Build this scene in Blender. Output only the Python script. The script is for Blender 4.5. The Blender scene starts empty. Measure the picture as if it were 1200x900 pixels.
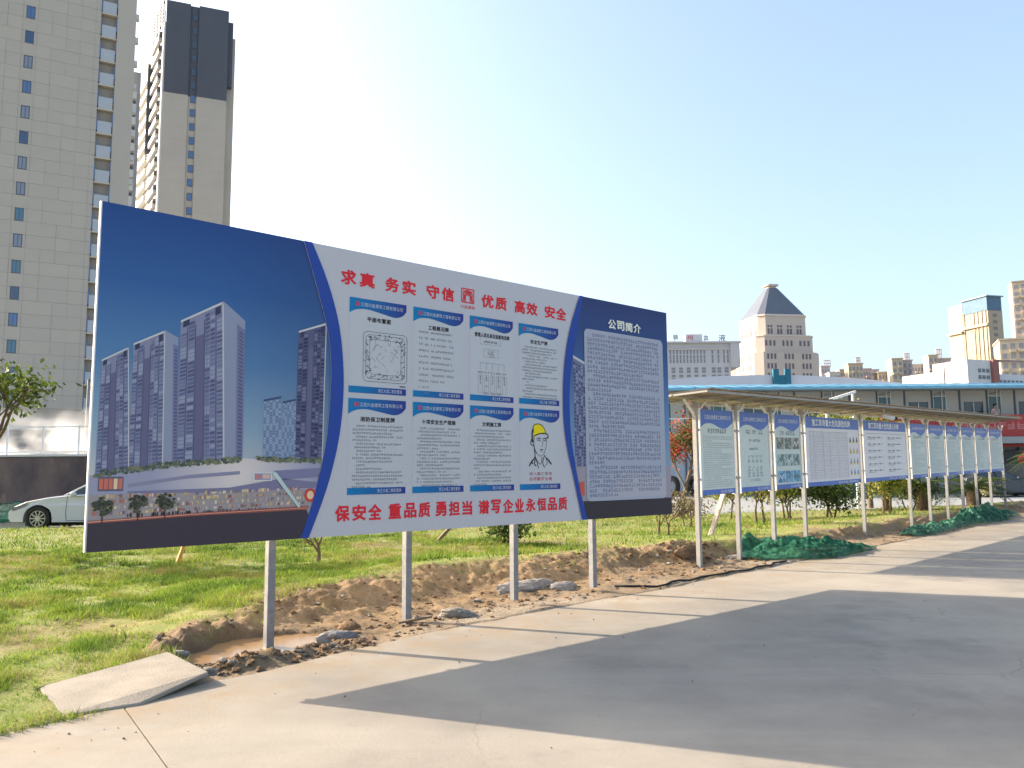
import bpy, bmesh, math, random
import numpy as np
from mathutils import Vector, Matrix

random.seed(7); np.random.seed(7)
S = bpy.context.scene
COL = S.collection
R = math.radians

# ------------------------------------------------------------------ camera, sky, sun, exposure
F, PITCH, ROLL, HC = 950.0, 0.10699, -0.00755, 1.55
cam = bpy.data.cameras.new('camera'); cam.sensor_width = 36; cam.lens = 36 * F / 1200
cam.clip_start = 0.1; cam.clip_end = 4000
co = bpy.data.objects.new('camera', cam); COL.objects.link(co)
co.matrix_world = Matrix.Translation((0, 0, HC)) @ Matrix.Rotation(R(90) + PITCH, 4, 'X') @ Matrix.Rotation(ROLL, 4, 'Z')
S.camera = co

SUN_DIR = Vector((-1.92, 0.77, 0.939)).normalized()        # towards the sun
SUN_EL = math.asin(SUN_DIR.z); SUN_AZ = math.atan2(SUN_DIR.x, SUN_DIR.y)
w = bpy.data.worlds.new('World'); S.world = w; w.use_nodes = True
wn = w.node_tree.nodes; wl = w.node_tree.links
bg = wn['Background']
sky = wn.new('ShaderNodeTexSky'); sky.sky_type = 'NISHITA'; sky.sun_disc = False
sky.sun_elevation = SUN_EL; sky.sun_rotation = SUN_AZ
sky.altitude = 0; sky.air_density = 1.0; sky.dust_density = 4.0; sky.ozone_density = 1.0
hz = wn.new('ShaderNodeMix'); hz.data_type = 'RGBA'; hz.blend_type = 'ADD'; hz.inputs[0].default_value = 1.0
wl.new(sky.outputs[0], hz.inputs[6]); hz.inputs[7].default_value = (0.42, 0.54, 0.64, 1)       # even summer haze over the whole sky
wl.new(hz.outputs[2], bg.inputs[0]); bg.inputs[1].default_value = 0.15
sl = bpy.data.lights.new('sun', 'SUN'); sl.energy = 4.9; sl.angle = R(0.5); sl.color = (1.0, 0.85, 0.66)
so = bpy.data.objects.new('sun', sl); COL.objects.link(so)
so.rotation_euler = SUN_DIR.to_track_quat('Z', 'Y').to_euler()
S.view_settings.view_transform = 'Standard'; S.view_settings.look = 'None'
S.view_settings.gamma = 1; S.view_settings.exposure = 1.16; S.view_settings.use_curve_mapping = False
S.render.engine = 'CYCLES'; S.cycles.use_denoising = True; S.cycles.max_bounces = 6
S.cycles.transparent_max_bounces = 8; S.cycles.volume_bounces = 2

# ------------------------------------------------------------------ helpers
def ray(px, py):
    a, b = px - 600, py - 450
    cr, sr = math.cos(ROLL), math.sin(ROLL)
    u = a * cr + b * sr; v = -a * sr + b * cr
    c, s = math.cos(PITCH), math.sin(PITCH)
    return Vector((u / F, c + v / F * s, s - v / F * c))
def atY(px, py, y):
    d = ray(px, py); d = d * (y / d.y); return Vector((d.x, d.y, d.z + HC))

def link(nt, a, b): nt.links.new(a, b)
MATS = {}
def mat(name, col, rough=0.7, col2=None, scale=4.0, detail=6, bump=0.0, bscale=None, metal=0.0, spec=0.4, lo=0.35, hi=0.65, col3=None, scale3=1.0, lo3=0.5, hi3=0.7, transl=0.0, vec=None):
    """principled material with noise-mixed colours and fine relief"""
    if name in MATS: return MATS[name]
    m = bpy.data.materials.new(name); m.use_nodes = True
    nt = m.node_tree; p = nt.nodes['Principled BSDF']; out = nt.nodes['Material Output']
    p.inputs['Roughness'].default_value = rough; p.inputs['Metallic'].default_value = metal
    p.inputs['Specular IOR Level'].default_value = spec
    p.inputs['Base Color'].default_value = (*col, 1)
    tc = nt.nodes.new('ShaderNodeTexCoord'); src = tc.outputs['Object']
    if vec:
        mp = nt.nodes.new('ShaderNodeMapping'); mp.inputs['Scale'].default_value = vec
        link(nt, src, mp.inputs[0]); src = mp.outputs[0]
    csock = None
    def noise(sc, det):
        n = nt.nodes.new('ShaderNodeTexNoise'); n.inputs['Scale'].default_value = sc; n.inputs['Detail'].default_value = det
        n.inputs['Roughness'].default_value = 0.62
        link(nt, src, n.inputs['Vector']); return n
    def ramp(sock, a, b):
        r = nt.nodes.new('ShaderNodeMapRange'); r.inputs[1].default_value = a; r.inputs[2].default_value = b
        link(nt, sock, r.inputs[0]); return r.outputs[0]
    def mix(fac, a, b):
        x = nt.nodes.new('ShaderNodeMix'); x.data_type = 'RGBA'
        link(nt, fac, x.inputs[0])
        for i, c in ((6, a), (7, b)):
            if isinstance(c, tuple): x.inputs[i].default_value = (*c, 1)
            else: link(nt, c, x.inputs[i])
        return x.outputs[2]
    if col2:
        csock = mix(ramp(noise(scale, detail).outputs[0], lo, hi), tuple(col), tuple(col2))
        if col3:
            csock = mix(ramp(noise(scale3, 5).outputs[0], lo3, hi3), csock, tuple(col3))
        link(nt, csock, p.inputs['Base Color'])
    if bump:
        b = nt.nodes.new('ShaderNodeBump'); b.inputs['Strength'].default_value = bump; b.inputs['Distance'].default_value = 0.02
        link(nt, noise(bscale or scale * 8, 8).outputs[0], b.inputs['Height']); link(nt, b.outputs[0], p.inputs['Normal'])
    if transl:
        t = nt.nodes.new('ShaderNodeBsdfTranslucent'); t.inputs[0].default_value = (*[min(1, c * 1.5) for c in col], 1)
        if csock: link(nt, csock, t.inputs[0])
        x = nt.nodes.new('ShaderNodeMixShader'); x.inputs[0].default_value = transl
        link(nt, p.outputs[0], x.inputs[1]); link(nt, t.outputs[0], x.inputs[2]); link(nt, x.outputs[0], out.inputs[0])
    MATS[name] = m; return m
def lin(c): c /= 255; return c / 12.92 if c <= 0.04045 else ((c + 0.055) / 1.055) ** 2.4
def ink(r, g, b):
    """a printing ink by its sRGB tone next to the white vinyl of the board"""
    W = (176, 180, 204)
    return tuple(min(0.8, 0.47 * lin(x) / lin(y)) for x, y in zip((r, g, b), W))
def imat(r, g, b): return mat('ink_%d_%d_%d' % (r, g, b), ink(r, g, b), 0.55, spec=0.16)

class MB:
    def __init__(s): s.v = []; s.f = []; s.m = []; s.mats = []
    def mi(s, m):
        if m not in s.mats: s.mats.append(m)
        return s.mats.index(m)
    def add(s, vs, fs, m):
        o = len(s.v); k = s.mi(m)
        s.v += [tuple(p) for p in vs]; s.f += [tuple(i + o for i in f) for f in fs]; s.m += [k] * len(fs)
    def poly(s, pts, m): s.add(pts, [tuple(range(len(pts)))], m)
    def box(s, x0, x1, y0, y1, z0, z1, m, M=None):
        vs = [Vector((x, y, z)) for z in (z0, z1) for y in (y0, y1) for x in (x0, x1)]
        if M is not None: vs = [M @ p for p in vs]
        s.add(vs, [(0, 2, 3, 1), (4, 5, 7, 6), (0, 1, 5, 4), (2, 6, 7, 3), (0, 4, 6, 2), (1, 3, 7, 5)], m)
    def tube(s, pts, rs, m, n=8, cap=True):
        pts = [Vector(p) for p in pts]
        if not isinstance(rs, (list, tuple)): rs = [rs] * len(pts)
        vs = []; up = Vector((0.13, 0.31, 0.94))
        for i, p in enumerate(pts):
            t = (pts[min(i + 1, len(pts) - 1)] - pts[max(i - 1, 0)]).normalized()
            a = t.cross(up)
            if a.length < 1e-3: a = t.cross(Vector((1, 0, 0)))
            a.normalize(); b = t.cross(a)
            for k in range(n):
                th = 2 * math.pi * k / n
                vs.append(p + (a * math.cos(th) + b * math.sin(th)) * rs[i])
        fs = []
        for i in range(len(pts) - 1):
            for k in range(n):
                fs.append((i * n + k, i * n + (k + 1) % n, (i + 1) * n + (k + 1) % n, (i + 1) * n + k))
        if cap: fs += [tuple(range(n))[::-1], tuple((len(pts) - 1) * n + k for k in range(n))]
        s.add(vs, fs, m)
    def bar(s, a, b, wx, m, wz=None):
        """a square bar from a to b"""
        a, b = Vector(a), Vector(b); t = (b - a).normalized()
        q = t.cross(Vector((0, 0, 1)))
        if q.length < 1e-3: q = Vector((1, 0, 0))
        q.normalize(); r = t.cross(q); wz = wz or wx
        vs = [p + q * (i * wx / 2) + r * (j * wz / 2) for p in (a, b) for i, j in ((-1, -1), (1, -1), (1, 1), (-1, 1))]
        s.add(vs, [(0, 1, 2, 3), (7, 6, 5, 4), (0, 4, 5, 1), (1, 5, 6, 2), (2, 6, 7, 3), (3, 7, 4, 0)], m)
    def prism(s, pts, z0, z1, m):
        n = len(pts); vs = [(x, y, z0) for x, y in pts] + [(x, y, z1) for x, y in pts]
        s.add(vs, [tuple(range(n))[::-1], tuple(range(n, 2 * n))] + [(i, (i + 1) % n, n + (i + 1) % n, n + i) for i in range(n)], m)
    def build(s, name, parent=None, loc=None, rz=None, smooth=False, bevel=0):
        me = bpy.data.meshes.new(name); me.from_pydata(s.v, [], s.f)
        for m in s.mats: me.materials.append(m)
        me.polygons.foreach_set('material_index', s.m)
        if smooth: me.polygons.foreach_set('use_smooth', [True] * len(me.polygons))
        me.update()
        return place(me, name, parent, loc, rz, bevel)
def place(me, name, parent=None, loc=None, rz=None, bevel=0):
    o = bpy.data.objects.new(name, me); COL.objects.link(o)
    if loc is not None: o.location = loc
    if rz is not None: o.rotation_euler = (0, 0, rz)
    if parent: o.parent = parent
    if bevel:
        b = o.modifiers.new('bevel', 'BEVEL'); b.width = bevel; b.segments = 2; b.limit_method = 'ANGLE'
    return o
def thing(name, label, cat, loc=(0, 0, 0), rz=0, group=None):
    o = bpy.data.objects.new(name, None); COL.objects.link(o)
    o.location = loc; o.rotation_euler = (0, 0, rz); o.empty_display_size = 0.2
    return tag(o, label, cat, group)
def tag(o, label, cat, group=None, kind=None):
    if label: o['label'] = label
    if cat: o['category'] = cat
    if group: o['group'] = group
    if kind: o['kind'] = kind
    return o
def setting(o): o['kind'] = 'structure'; return o
def stuff(o): o['kind'] = 'stuff'; return o
def copy_tree(o, parent=None):
    c = o.copy(); COL.objects.link(c)
    if parent: c.parent = parent
    for ch in list(o.children): copy_tree(ch, c)
    return c
def spline(pts, n=6):
    """smooth curve through 2-D points"""
    P = [np.array(p, float) for p in pts]; out = []
    for i in range(len(P) - 1):
        p0, p1, p2, p3 = P[max(i - 1, 0)], P[i], P[i + 1], P[min(i + 2, len(P) - 1)]
        for k in range(n):
            t = k / n
            out.append(tuple(0.5 * (2 * p1 + (p2 - p0) * t + (2 * p0 - 5 * p1 + 4 * p2 - p3) * t * t + (3 * p1 - p0 - 3 * p2 + p3) * t ** 3)))
    out.append(tuple(P[-1])); return out
def hash2(ix, iy, seed):
    h = (ix.astype(np.int64) * 374761393 + iy.astype(np.int64) * 668265263 + seed * 1442695) & 0xffffffff
    h = ((h ^ (h >> 13)) * 1274126177) & 0xffffffff
    return ((h ^ (h >> 16)) & 0xffff) / 65535.0
def vnoise(x, y, seed=0):
    ix, iy = np.floor(x), np.floor(y); fx, fy = x - ix, y - iy
    fx = fx * fx * (3 - 2 * fx); fy = fy * fy * (3 - 2 * fy)
    a, b = hash2(ix, iy, seed), hash2(ix + 1, iy, seed); c, d = hash2(ix, iy + 1, seed), hash2(ix + 1, iy + 1, seed)
    return (a * (1 - fx) + b * fx) * (1 - fy) + (c * (1 - fx) + d * fx) * fy
def fbm(x, y, sc, octv=4, seed=0):
    r = 0; a = 0.5
    for o in range(octv): r = r + a * (vnoise(x * sc * 2 ** o + 17 * o, y * sc * 2 ** o - 9 * o, seed + o) - 0.5); a *= 0.5
    return r                                     # about -0.5..0.5

# ------------------------------------------------------------------ common materials
M_galv = mat('galvanised_steel', (0.27, 0.27, 0.28), 0.55, (0.19, 0.195, 0.21), 9, bump=0.05, bscale=120, metal=0.35)
M_white = mat('white_paint', (0.78, 0.78, 0.77), 0.5, (0.66, 0.66, 0.65), 3)
M_whitewall = mat('white_render', (0.60, 0.59, 0.58), 0.85, (0.52, 0.52, 0.52), 0.25)
def concrete_material():
    m = bpy.data.materials.new('concrete'); m.use_nodes = True; nt = m.node_tree; p = nt.nodes['Principled BSDF']; p.inputs['Roughness'].default_value = .88; p.inputs['Specular IOR Level'].default_value = .25
    tc = nt.nodes.new('ShaderNodeTexCoord')
    def noise(sc, det=8, ro=.62, sx=None):
        n = nt.nodes.new('ShaderNodeTexNoise'); n.inputs['Scale'].default_value = sc; n.inputs['Detail'].default_value = det; n.inputs['Roughness'].default_value = ro
        src = tc.outputs['Object']
        if sx: mp = nt.nodes.new('ShaderNodeMapping'); mp.inputs['Scale'].default_value = sx; mp.inputs['Rotation'].default_value = (0, 0, -R(46.8)); link(nt, src, mp.inputs[0]); src = mp.outputs[0]
        link(nt, src, n.inputs['Vector']); return n.outputs[0]
    def rng(s_, a, b, c=0, d=1):
        r = nt.nodes.new('ShaderNodeMapRange'); r.inputs[1].default_value = a; r.inputs[2].default_value = b; r.inputs[3].default_value = c; r.inputs[4].default_value = d; link(nt, s_, r.inputs[0]); return r.outputs[0]
    def mix(f, a, b):
        x = nt.nodes.new('ShaderNodeMix'); x.data_type = 'RGBA'; link(nt, f, x.inputs[0])
        for i, c in ((6, a), (7, b)):
            if isinstance(c, tuple): x.inputs[i].default_value = (*c, 1)
            else: link(nt, c, x.inputs[i])
        return x.outputs[2]
    c = mix(rng(noise(.9), .36, .64), (.325, .29, .242), (.25, .225, .193))
    c = mix(rng(noise(.28, 6), .48, .62, 0, .75), c, (.375, .335, .275))
    c = mix(rng(noise(.42, 9, .7), .54, .66, 0, .55), c, (.165, .153, .142))
    c = mix(rng(noise(.7, 6, .6, (.25, 2.2, 1)), .54, .68, 0, .40), c, (.365, .33, .28))       # dry mud dragged along by wheels
    c = mix(rng(noise(16, 6, .75), .60, .72, 0, .55), c, (.17, .15, .125))
    # soil trodden on to the paving along its open edge
    mp = nt.nodes.new('ShaderNodeMapping'); mp.vector_type = 'TEXTURE'; mp.inputs['Location'].default_value = (-2.305, 6.24, 0); mp.inputs['Rotation'].default_value = (0, 0, R(46.8))
    sp = nt.nodes.new('ShaderNodeSeparateXYZ'); link(nt, tc.outputs['Object'], mp.inputs[0]); link(nt, mp.outputs[0], sp.inputs[0])
    ed = rng(sp.outputs[1], -1.3, .05); n_ = rng(noise(2.6, 9, .7), .40, .66)
    ms = nt.nodes.new('ShaderNodeMath'); ms.operation = 'MULTIPLY'; link(nt, ed, ms.inputs[0]); link(nt, n_, ms.inputs[1]); c = mix(ms.outputs[0], c, (.29, .215, .135))
    v = nt.nodes.new('ShaderNodeTexVoronoi'); v.feature = 'DISTANCE_TO_EDGE'; v.inputs['Scale'].default_value = .42
    ad = nt.nodes.new('ShaderNodeVectorMath'); ad.operation = 'MULTIPLY_ADD'; nz_c = nt.nodes.new('ShaderNodeTexNoise'); nz_c.inputs['Scale'].default_value = 2.2; nz_c.inputs['Detail'].default_value = 6
    link(nt, tc.outputs['Object'], nz_c.inputs['Vector']); link(nt, nz_c.outputs['Color'], ad.inputs[0]); ad.inputs[1].default_value = (.5, .5, .5); link(nt, tc.outputs['Object'], ad.inputs[2]); link(nt, ad.outputs[0], v.inputs['Vector'])
    cr = rng(v.outputs['Distance'], .0015, .006, 1, 0); gate = rng(noise(.35, 3), .52, .60, 0, .3)
    mu = nt.nodes.new('ShaderNodeMath'); mu.operation = 'MULTIPLY'; link(nt, cr, mu.inputs[0]); link(nt, gate, mu.inputs[1])
    c = mix(mu.outputs[0], c, (.11, .095, .08)); link(nt, c, p.inputs['Base Color'])
    b = nt.nodes.new('ShaderNodeBump'); b.inputs['Strength'].default_value = .22; b.inputs['Distance'].default_value = .012
    link(nt, noise(38, 9, .7), b.inputs['Height']); link(nt, b.outputs[0], p.inputs['Normal']); MATS['concrete'] = m; return m
M_conc = concrete_material()
M_conc2 = mat('old_slab', (0.33, 0.285, 0.23), 0.9, (0.25, 0.22, 0.18), 3.5, 8, bump=0.4, bscale=60)
M_road = mat('far_concrete', (0.31, 0.315, 0.31), 0.9, (0.27, 0.28, 0.28), 0.3)
M_bark = mat('bark', (0.16, 0.115, 0.075), 0.9, (0.10, 0.075, 0.05), 14, bump=0.5)
M_dark = mat('black_rubber', (0.02, 0.02, 0.022), 0.8)
M_glass = mat('dark_glass', (0.035, 0.06, 0.10), 0.12, (0.05, 0.085, 0.13), 0.4, spec=0.7)
M_stone = mat('grey_stone', (0.27, 0.24, 0.20), 0.9, (0.17, 0.145, 0.12), 5, 7, bump=0.6, bscale=30)
M_mudstone = mat('muddy_clod', (0.21, 0.13, 0.07), 0.95, (0.12, 0.072, 0.038), 6, 7, bump=0.8, bscale=40)

# ------------------------------------------------------------------ ground frame: s along the pavement edge, t away from it
EX, EY, TH = -2.305, 6.24, R(46.8)
ec, es = math.cos(TH), math.sin(TH)
def W(s, t): return EX + s * ec - t * es, EY + s * es + t * ec
def ST(x, y): return (x - EX) * ec + (y - EY) * es, -(x - EX) * es + (y - EY) * ec
EDGE_S = [-14, -1.4, -1.0, 0, 0.4, 1.26, 2.1, 3.5, 5, 6.3, 8.3, 12.9, 20, 60]
EDGE_T = [-0.22, -0.22, -0.22, -0.02, -0.04, 0.07, 0.16, 0.17, 0.14, 0.03, 0.1, 0.05, -0.02, -0.02]
def edge_t(s): return np.interp(s, EDGE_S, EDGE_T)
def far_edge_y(x): return np.interp(x, [-60, -15, -8, 5.4, 21, 60], [20.5, 22.7, 24.2, 27.6, 33.7, 46])
PUD = (0.98, 0.93)
def ground(s, t):
    """height of the dirt bank and the field, with its grass cover"""
    x, y = W(s, t)
    tb = np.interp(s, [-14, -0.3, 0.3, 1.5, 2.5, 4.6, 5.3, 6.6, 8.1, 9, 12, 20, 40], [-0.95, -0.9, 0.75, 1.2, 1.25, 1.75, 1.4, 1.2, 1.5, 1.15, 0.95, 0.8, 0.8])
    tt = np.interp(s, [-14, -0.6, 0.1, 0.7, 2, 3, 4.5, 6.2, 8, 9, 10.3, 12, 20, 40], [-0.5, -0.4, 1.5, 2.05, 2.45, 2.55, 2.75, 2.55, 2.3, 1.9, 1.8, 1.6, 1.5, 1.4])
    wob = 0.5 * fbm(s, t, 0.9, 4, 3)
    k = np.clip((t + wob - tb) / np.maximum(tt - tb, 0.15), 0, 1); k = k * k * (3 - 2 * k)
    field = 0.13 + 0.16 * fbm(x, y, 0.35, 3, 5) + 0.05 * fbm(x, y, 2.2, 3, 6) + 0.10 * np.clip(s / 2 - .4, 0, 1) * np.exp(-((t - tt) / 1.3) ** 2) + 0.05 * np.clip(s - .5, 0, 1) * np.clip((9 - s) / 2, 0, 1) * np.exp(-((t - tt) / 2.5) ** 2)
    field = np.where(s < .5, field * np.clip(0.02 + 0.22 * (t + .25), 0.06, 1) * np.clip(1 - s / .5, 0, 1) + field * np.clip(s / .5, 0, 1), field)
    rough = 0.10 * fbm(x, y, 2.6, 5, 8) + 0.045 * fbm(x, y, 9, 3, 9)
    dirt = 0.012 + rough * np.clip(0.35 + 0.9 * (t - edge_t(s)), 0.15, 1.1) - 0.03 * np.clip((3 - np.abs(s - 1)) / 3, 0, 1)
    ridge = np.exp(-((t - 0.28) / 0.17) ** 2) * np.exp(-((s - 0.75) / 0.75) ** 4)
    dirt = dirt + ridge * (0.045 + 0.24 * fbm(x, y, 5.5, 3, 21))
    bankr = k * (1 - k) * 4
    z = dirt * (1 - k) + field * k + bankr * (0.24 * fbm(x, y, 1.7, 5, 11) + 0.26 * np.abs(fbm(x, y, 3.6, 4, 13)) + .14 * np.abs(fbm(x, y, 9, 4, 14)) + .05 * fbm(x, y, 22, 3, 16))
    pd = ((s - PUD[0]) / 0.72) ** 2 + ((t - PUD[1]) / 0.46) ** 2 + 0.8 * fbm(x, y, 2.0, 3, 15)
    z = np.where(s < 4, z - 0.19 * np.clip(1.25 - pd, 0, 1), z)
    # heap of rubble and spoil beside the first display post
    hp = np.exp(-(((s - 9.3) / 0.75) ** 2 + ((t - 1.55) / 0.42) ** 2)); z = z + hp * (0.16 + 0.3 * fbm(x, y, 3, 4, 17))
    out = edge_t(s) + 0.12 * fbm(s, t, 3, 3, 19)
    z = np.where(t < out, np.minimum(z, -0.004 - 0.25 * (out - t)), z)
    beyond = y - far_edge_y(x)
    z = np.where(beyond > -1.2, z * np.clip(-beyond / 1.2, 0, 1), z); z = np.where(beyond > 0, -0.12, z)
    slab = (s > -.95) & (s < .03) & (t < .60 + .2 * (s + 1))
    z = np.where(slab, np.minimum(z, -.01), z)
    bare = 0.62 * np.exp(-((t - tt - 0.2) / 0.8) ** 2) * (s > 1)
    patch = fbm(x, y, 0.9, 4, 23) + 0.5 * fbm(x, y, 0.25, 2, 24)
    g = np.clip((k - 0.80) * 6, 0, 1) * np.clip(1.3 + 3.4 * patch - bare, 0, 1)
    g = np.maximum(g, np.where(s > 10.5, .45, np.where(s < 1.2, .5, .16)) * np.clip(k * 2.2 - .25, 0, 1) * (fbm(x, y, 2.6, 3, 28) > .03))
    wet = np.clip(1.25 - pd * 0.6, 0, 1) * (s < 4) * (t < 2.2)
    return z, g, wet
# pieces of mesh data straight from numpy
def np_mesh(name, V, Fq, mats, attrs=None, tri=False, smooth=False):
    me = bpy.data.meshes.new(name); n = 3 if tri else 4
    me.vertices.add(len(V)); me.vertices.foreach_set('co', np.asarray(V, np.float32).ravel())
    Fq = np.asarray(Fq, np.int32); me.loops.add(Fq.size); me.loops.foreach_set('vertex_index', Fq.ravel())
    me.polygons.add(len(Fq)); me.polygons.foreach_set('loop_start', np.arange(len(Fq), dtype=np.int32) * n)
    me.polygons.foreach_set('loop_total', np.full(len(Fq), n, np.int32))
    for m in mats: me.materials.append(m)
    if smooth: me.polygons.foreach_set('use_smooth', np.ones(len(Fq), bool))
    me.update(calc_edges=True)
    for k, a in (attrs or {}).items():
        at = me.attributes.new(k, 'FLOAT', 'POINT'); at.data.foreach_set('value', np.asarray(a, np.float32))
    return me

def soil_material():
    m = bpy.data.materials.new('soil'); m.use_nodes = True; nt = m.node_tree; p = nt.nodes['Principled BSDF']
    tc = nt.nodes.new('ShaderNodeTexCoord')
    def noise(sc, det=8):
        n = nt.nodes.new('ShaderNodeTexNoise'); n.inputs['Scale'].default_value = sc; n.inputs['Detail'].default_value = det
        n.inputs['Roughness'].default_value = 0.65; link(nt, tc.outputs['Object'], n.inputs['Vector']); return n.outputs[0]
    def rng(s, a, b):
        r = nt.nodes.new('ShaderNodeMapRange'); r.inputs[1].default_value = a; r.inputs[2].default_value = b; link(nt, s, r.inputs[0]); return r.outputs[0]
    def mix(f, a, b):
        x = nt.nodes.new('ShaderNodeMix'); x.data_type = 'RGBA'; link(nt, f, x.inputs[0])
        for i, c in ((6, a), (7, b)):
            if isinstance(c, tuple): x.inputs[i].default_value = (*c, 1)
            else: link(nt, c, x.inputs[i])
        return x.outputs[2]
    def at(n): a = nt.nodes.new('ShaderNodeAttribute'); a.attribute_name = n; return a.outputs['Fac']
    d = mix(rng(noise(3.0), .35, .65), (0.27, 0.182, 0.096), (0.12, 0.078, 0.043))
    d = mix(rng(noise(0.8), .45, .65), d, (0.25, 0.175, 0.105))
    d = mix(rng(noise(14), .5, .72), d, (0.26, 0.19, 0.12))
    gd = mix(rng(noise(2.5), .38, .62), (0.17, 0.215, 0.045), (0.27, 0.26, 0.09))
    c = mix(at('dry'), d, (0.31, 0.255, 0.19))
    c = mix(at('grass'), c, gd)
    c = mix(at('wet'), c, (0.075, 0.045, 0.025))
    link(nt, c, p.inputs['Base Color'])
    r = nt.nodes.new('ShaderNodeMapRange'); link(nt, at('wet'), r.inputs[0]); r.inputs[3].default_value = 0.95; r.inputs[4].default_value = 0.5
    link(nt, r.outputs[0], p.inputs['Roughness'])
    b = nt.nodes.new('ShaderNodeBump'); b.inputs['Strength'].default_value = 0.9; b.inputs['Distance'].default_value = 0.03
    link(nt, noise(22, 10), b.inputs['Height']); link(nt, b.outputs[0], p.inputs['Normal'])
    p.inputs['Specular IOR Level'].default_value = 0.25
    return m
M_soil = soil_material()
ss = np.concatenate([np.arange(-22, -4, .3), np.arange(-4, -1, .08), np.arange(-1, 10.5, .032), np.arange(10.5, 16, .07), np.arange(16, 50, .22)])
ts = np.concatenate([np.arange(-0.4, 3.6, .032), np.arange(3.6, 7, .09), np.arange(7, 40, .3)])
SS, TT = np.meshgrid(ss, ts, indexing='ij'); sf, tf = SS.ravel(), TT.ravel()
z, g, wet = ground(sf, tf); gx, gy = W(sf, tf)
ns, nt_ = len(ss), len(ts)
idx = np.arange(ns * nt_).reshape(ns, nt_)
quads = np.stack([idx[:-1, :-1], idx[1:, :-1], idx[1:, 1:], idx[:-1, 1:]], -1).reshape(-1, 4)
dry = np.clip(1.15 - (tf - edge_t(sf)) / np.interp(sf, [0, 2, 3, 6, 60], [.25, .3, .7, .9, 1.0]), 0, 1) * np.clip(0.55 + 2 * fbm(gx, gy, 1.6, 4, 31), 0, 1)
setting(place(np_mesh('grass_field', np.stack([gx, gy, z], 1), quads, [M_soil], {'grass': g, 'wet': wet, 'dry': dry}, smooth=True), 'grass_field'))
# the ground as one sheet out to the horizon
mb = MB(); mb.poly([(-2500, -400, -0.14), (2500, -400, -0.14), (2500, 3200, -0.14), (-2500, 3200, -0.14)], mat('open_ground', (0.30, 0.28, 0.24), 0.95, (0.24, 0.25, 0.19), 0.05))
setting(mb.build('ground'))
# yard and road beyond the field
yx = np.linspace(-60, 90, 80); V = []; Fq = []
for i, x in enumerate(yx): V += [(x, far_edge_y(x) - 0.25, -0.012), (x, 80, -0.012)]
for i in range(len(yx) - 1): Fq.append((2 * i, 2 * i + 2, 2 * i + 3, 2 * i + 1))
setting(place(np_mesh('yard_road', V, Fq, [M_road]), 'yard_road'))
# concrete pavement, slab by slab
pav = bpy.data.objects.new('concrete_pavement', None); COL.objects.link(pav); setting(pav)
SB = [-13, -6.6, -0.62, 19, 44]; TB = [None, -8.5, -14]
for i in range(len(SB) - 1):
    for j in range(2):
        s0, s1 = SB[i] + .005, SB[i + 1] - .005
        top = []
        for s in np.arange(s0, s1 + .001, (s1 - s0) / 120):
            t = float(edge_t(s)) + 0.03 * float(fbm(np.array(s), np.array(0.), 4, 3, 41)) if j == 0 else TB[j] - .005
            top.append((s, t))
        pts = [(s1 - .085 * 0, TB[j + 1] + .005), (s0, TB[j + 1] + .005)]
        # the joint leans a little, as the saw cut does
        lean = lambda s, t: s + 0.22 * t
        ring = [W(lean(s, t), t) for s, t in [(a, b) for a, b in top[::-1]]] + [W(lean(s0, TB[j + 1]), TB[j + 1] + .005), W(lean(s1, TB[j + 1]), TB[j + 1] + .005)]
        b_ = MB(); b_.prism([tuple(map(float, p)) for p in ring], -0.14, 0.0, M_conc)
        b_.build('concrete_slab', pav)
mb = MB(); mb.poly([(*W(a, b), -.06) for a, b in ((-13, -.5), (-13, -14), (44, -14), (44, -.5))], mat('joint_bed', (.07, .06, .05), .9)); mb.build('joint_bed', pav)
# broken slab tilted at the corner of the pavement
mb = MB()
t_, u_ = [(-3.42, 6.02, .035), (-2.9, 5.40, .014), (-2.52, 5.66, .014), (-2.27, 6.22, .085), (-2.85, 6.88, .095)], 0.032
cs = t_
mb.add([(x, y, zz) for x, y, zz in cs] + [(x, y, zz - u_) for x, y, zz in cs], [tuple(range(5)), tuple(range(9, 4, -1))] + [(i, 5 + i, 5 + (i + 1) % 5, (i + 1) % 5) for i in range(5)], M_conc2)
tag(mb.build('broken_slab', bevel=0.012), 'thin broken concrete slab lying tilted between the grass and the pavement corner', 'concrete slab')
# puddle
mb = MB(); n = 40
mb.poly([(*W(PUD[0] + .95 * math.cos(a), PUD[1] + .62 * math.sin(a)), -0.035) for a in [2 * math.pi * k / n for k in range(n)]],
        mat('muddy_water', (0.26, 0.155, 0.07), 0.16, (0.31, 0.19, 0.09), 2, spec=0.2))
setting(mb.build('puddle_water'))

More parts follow.
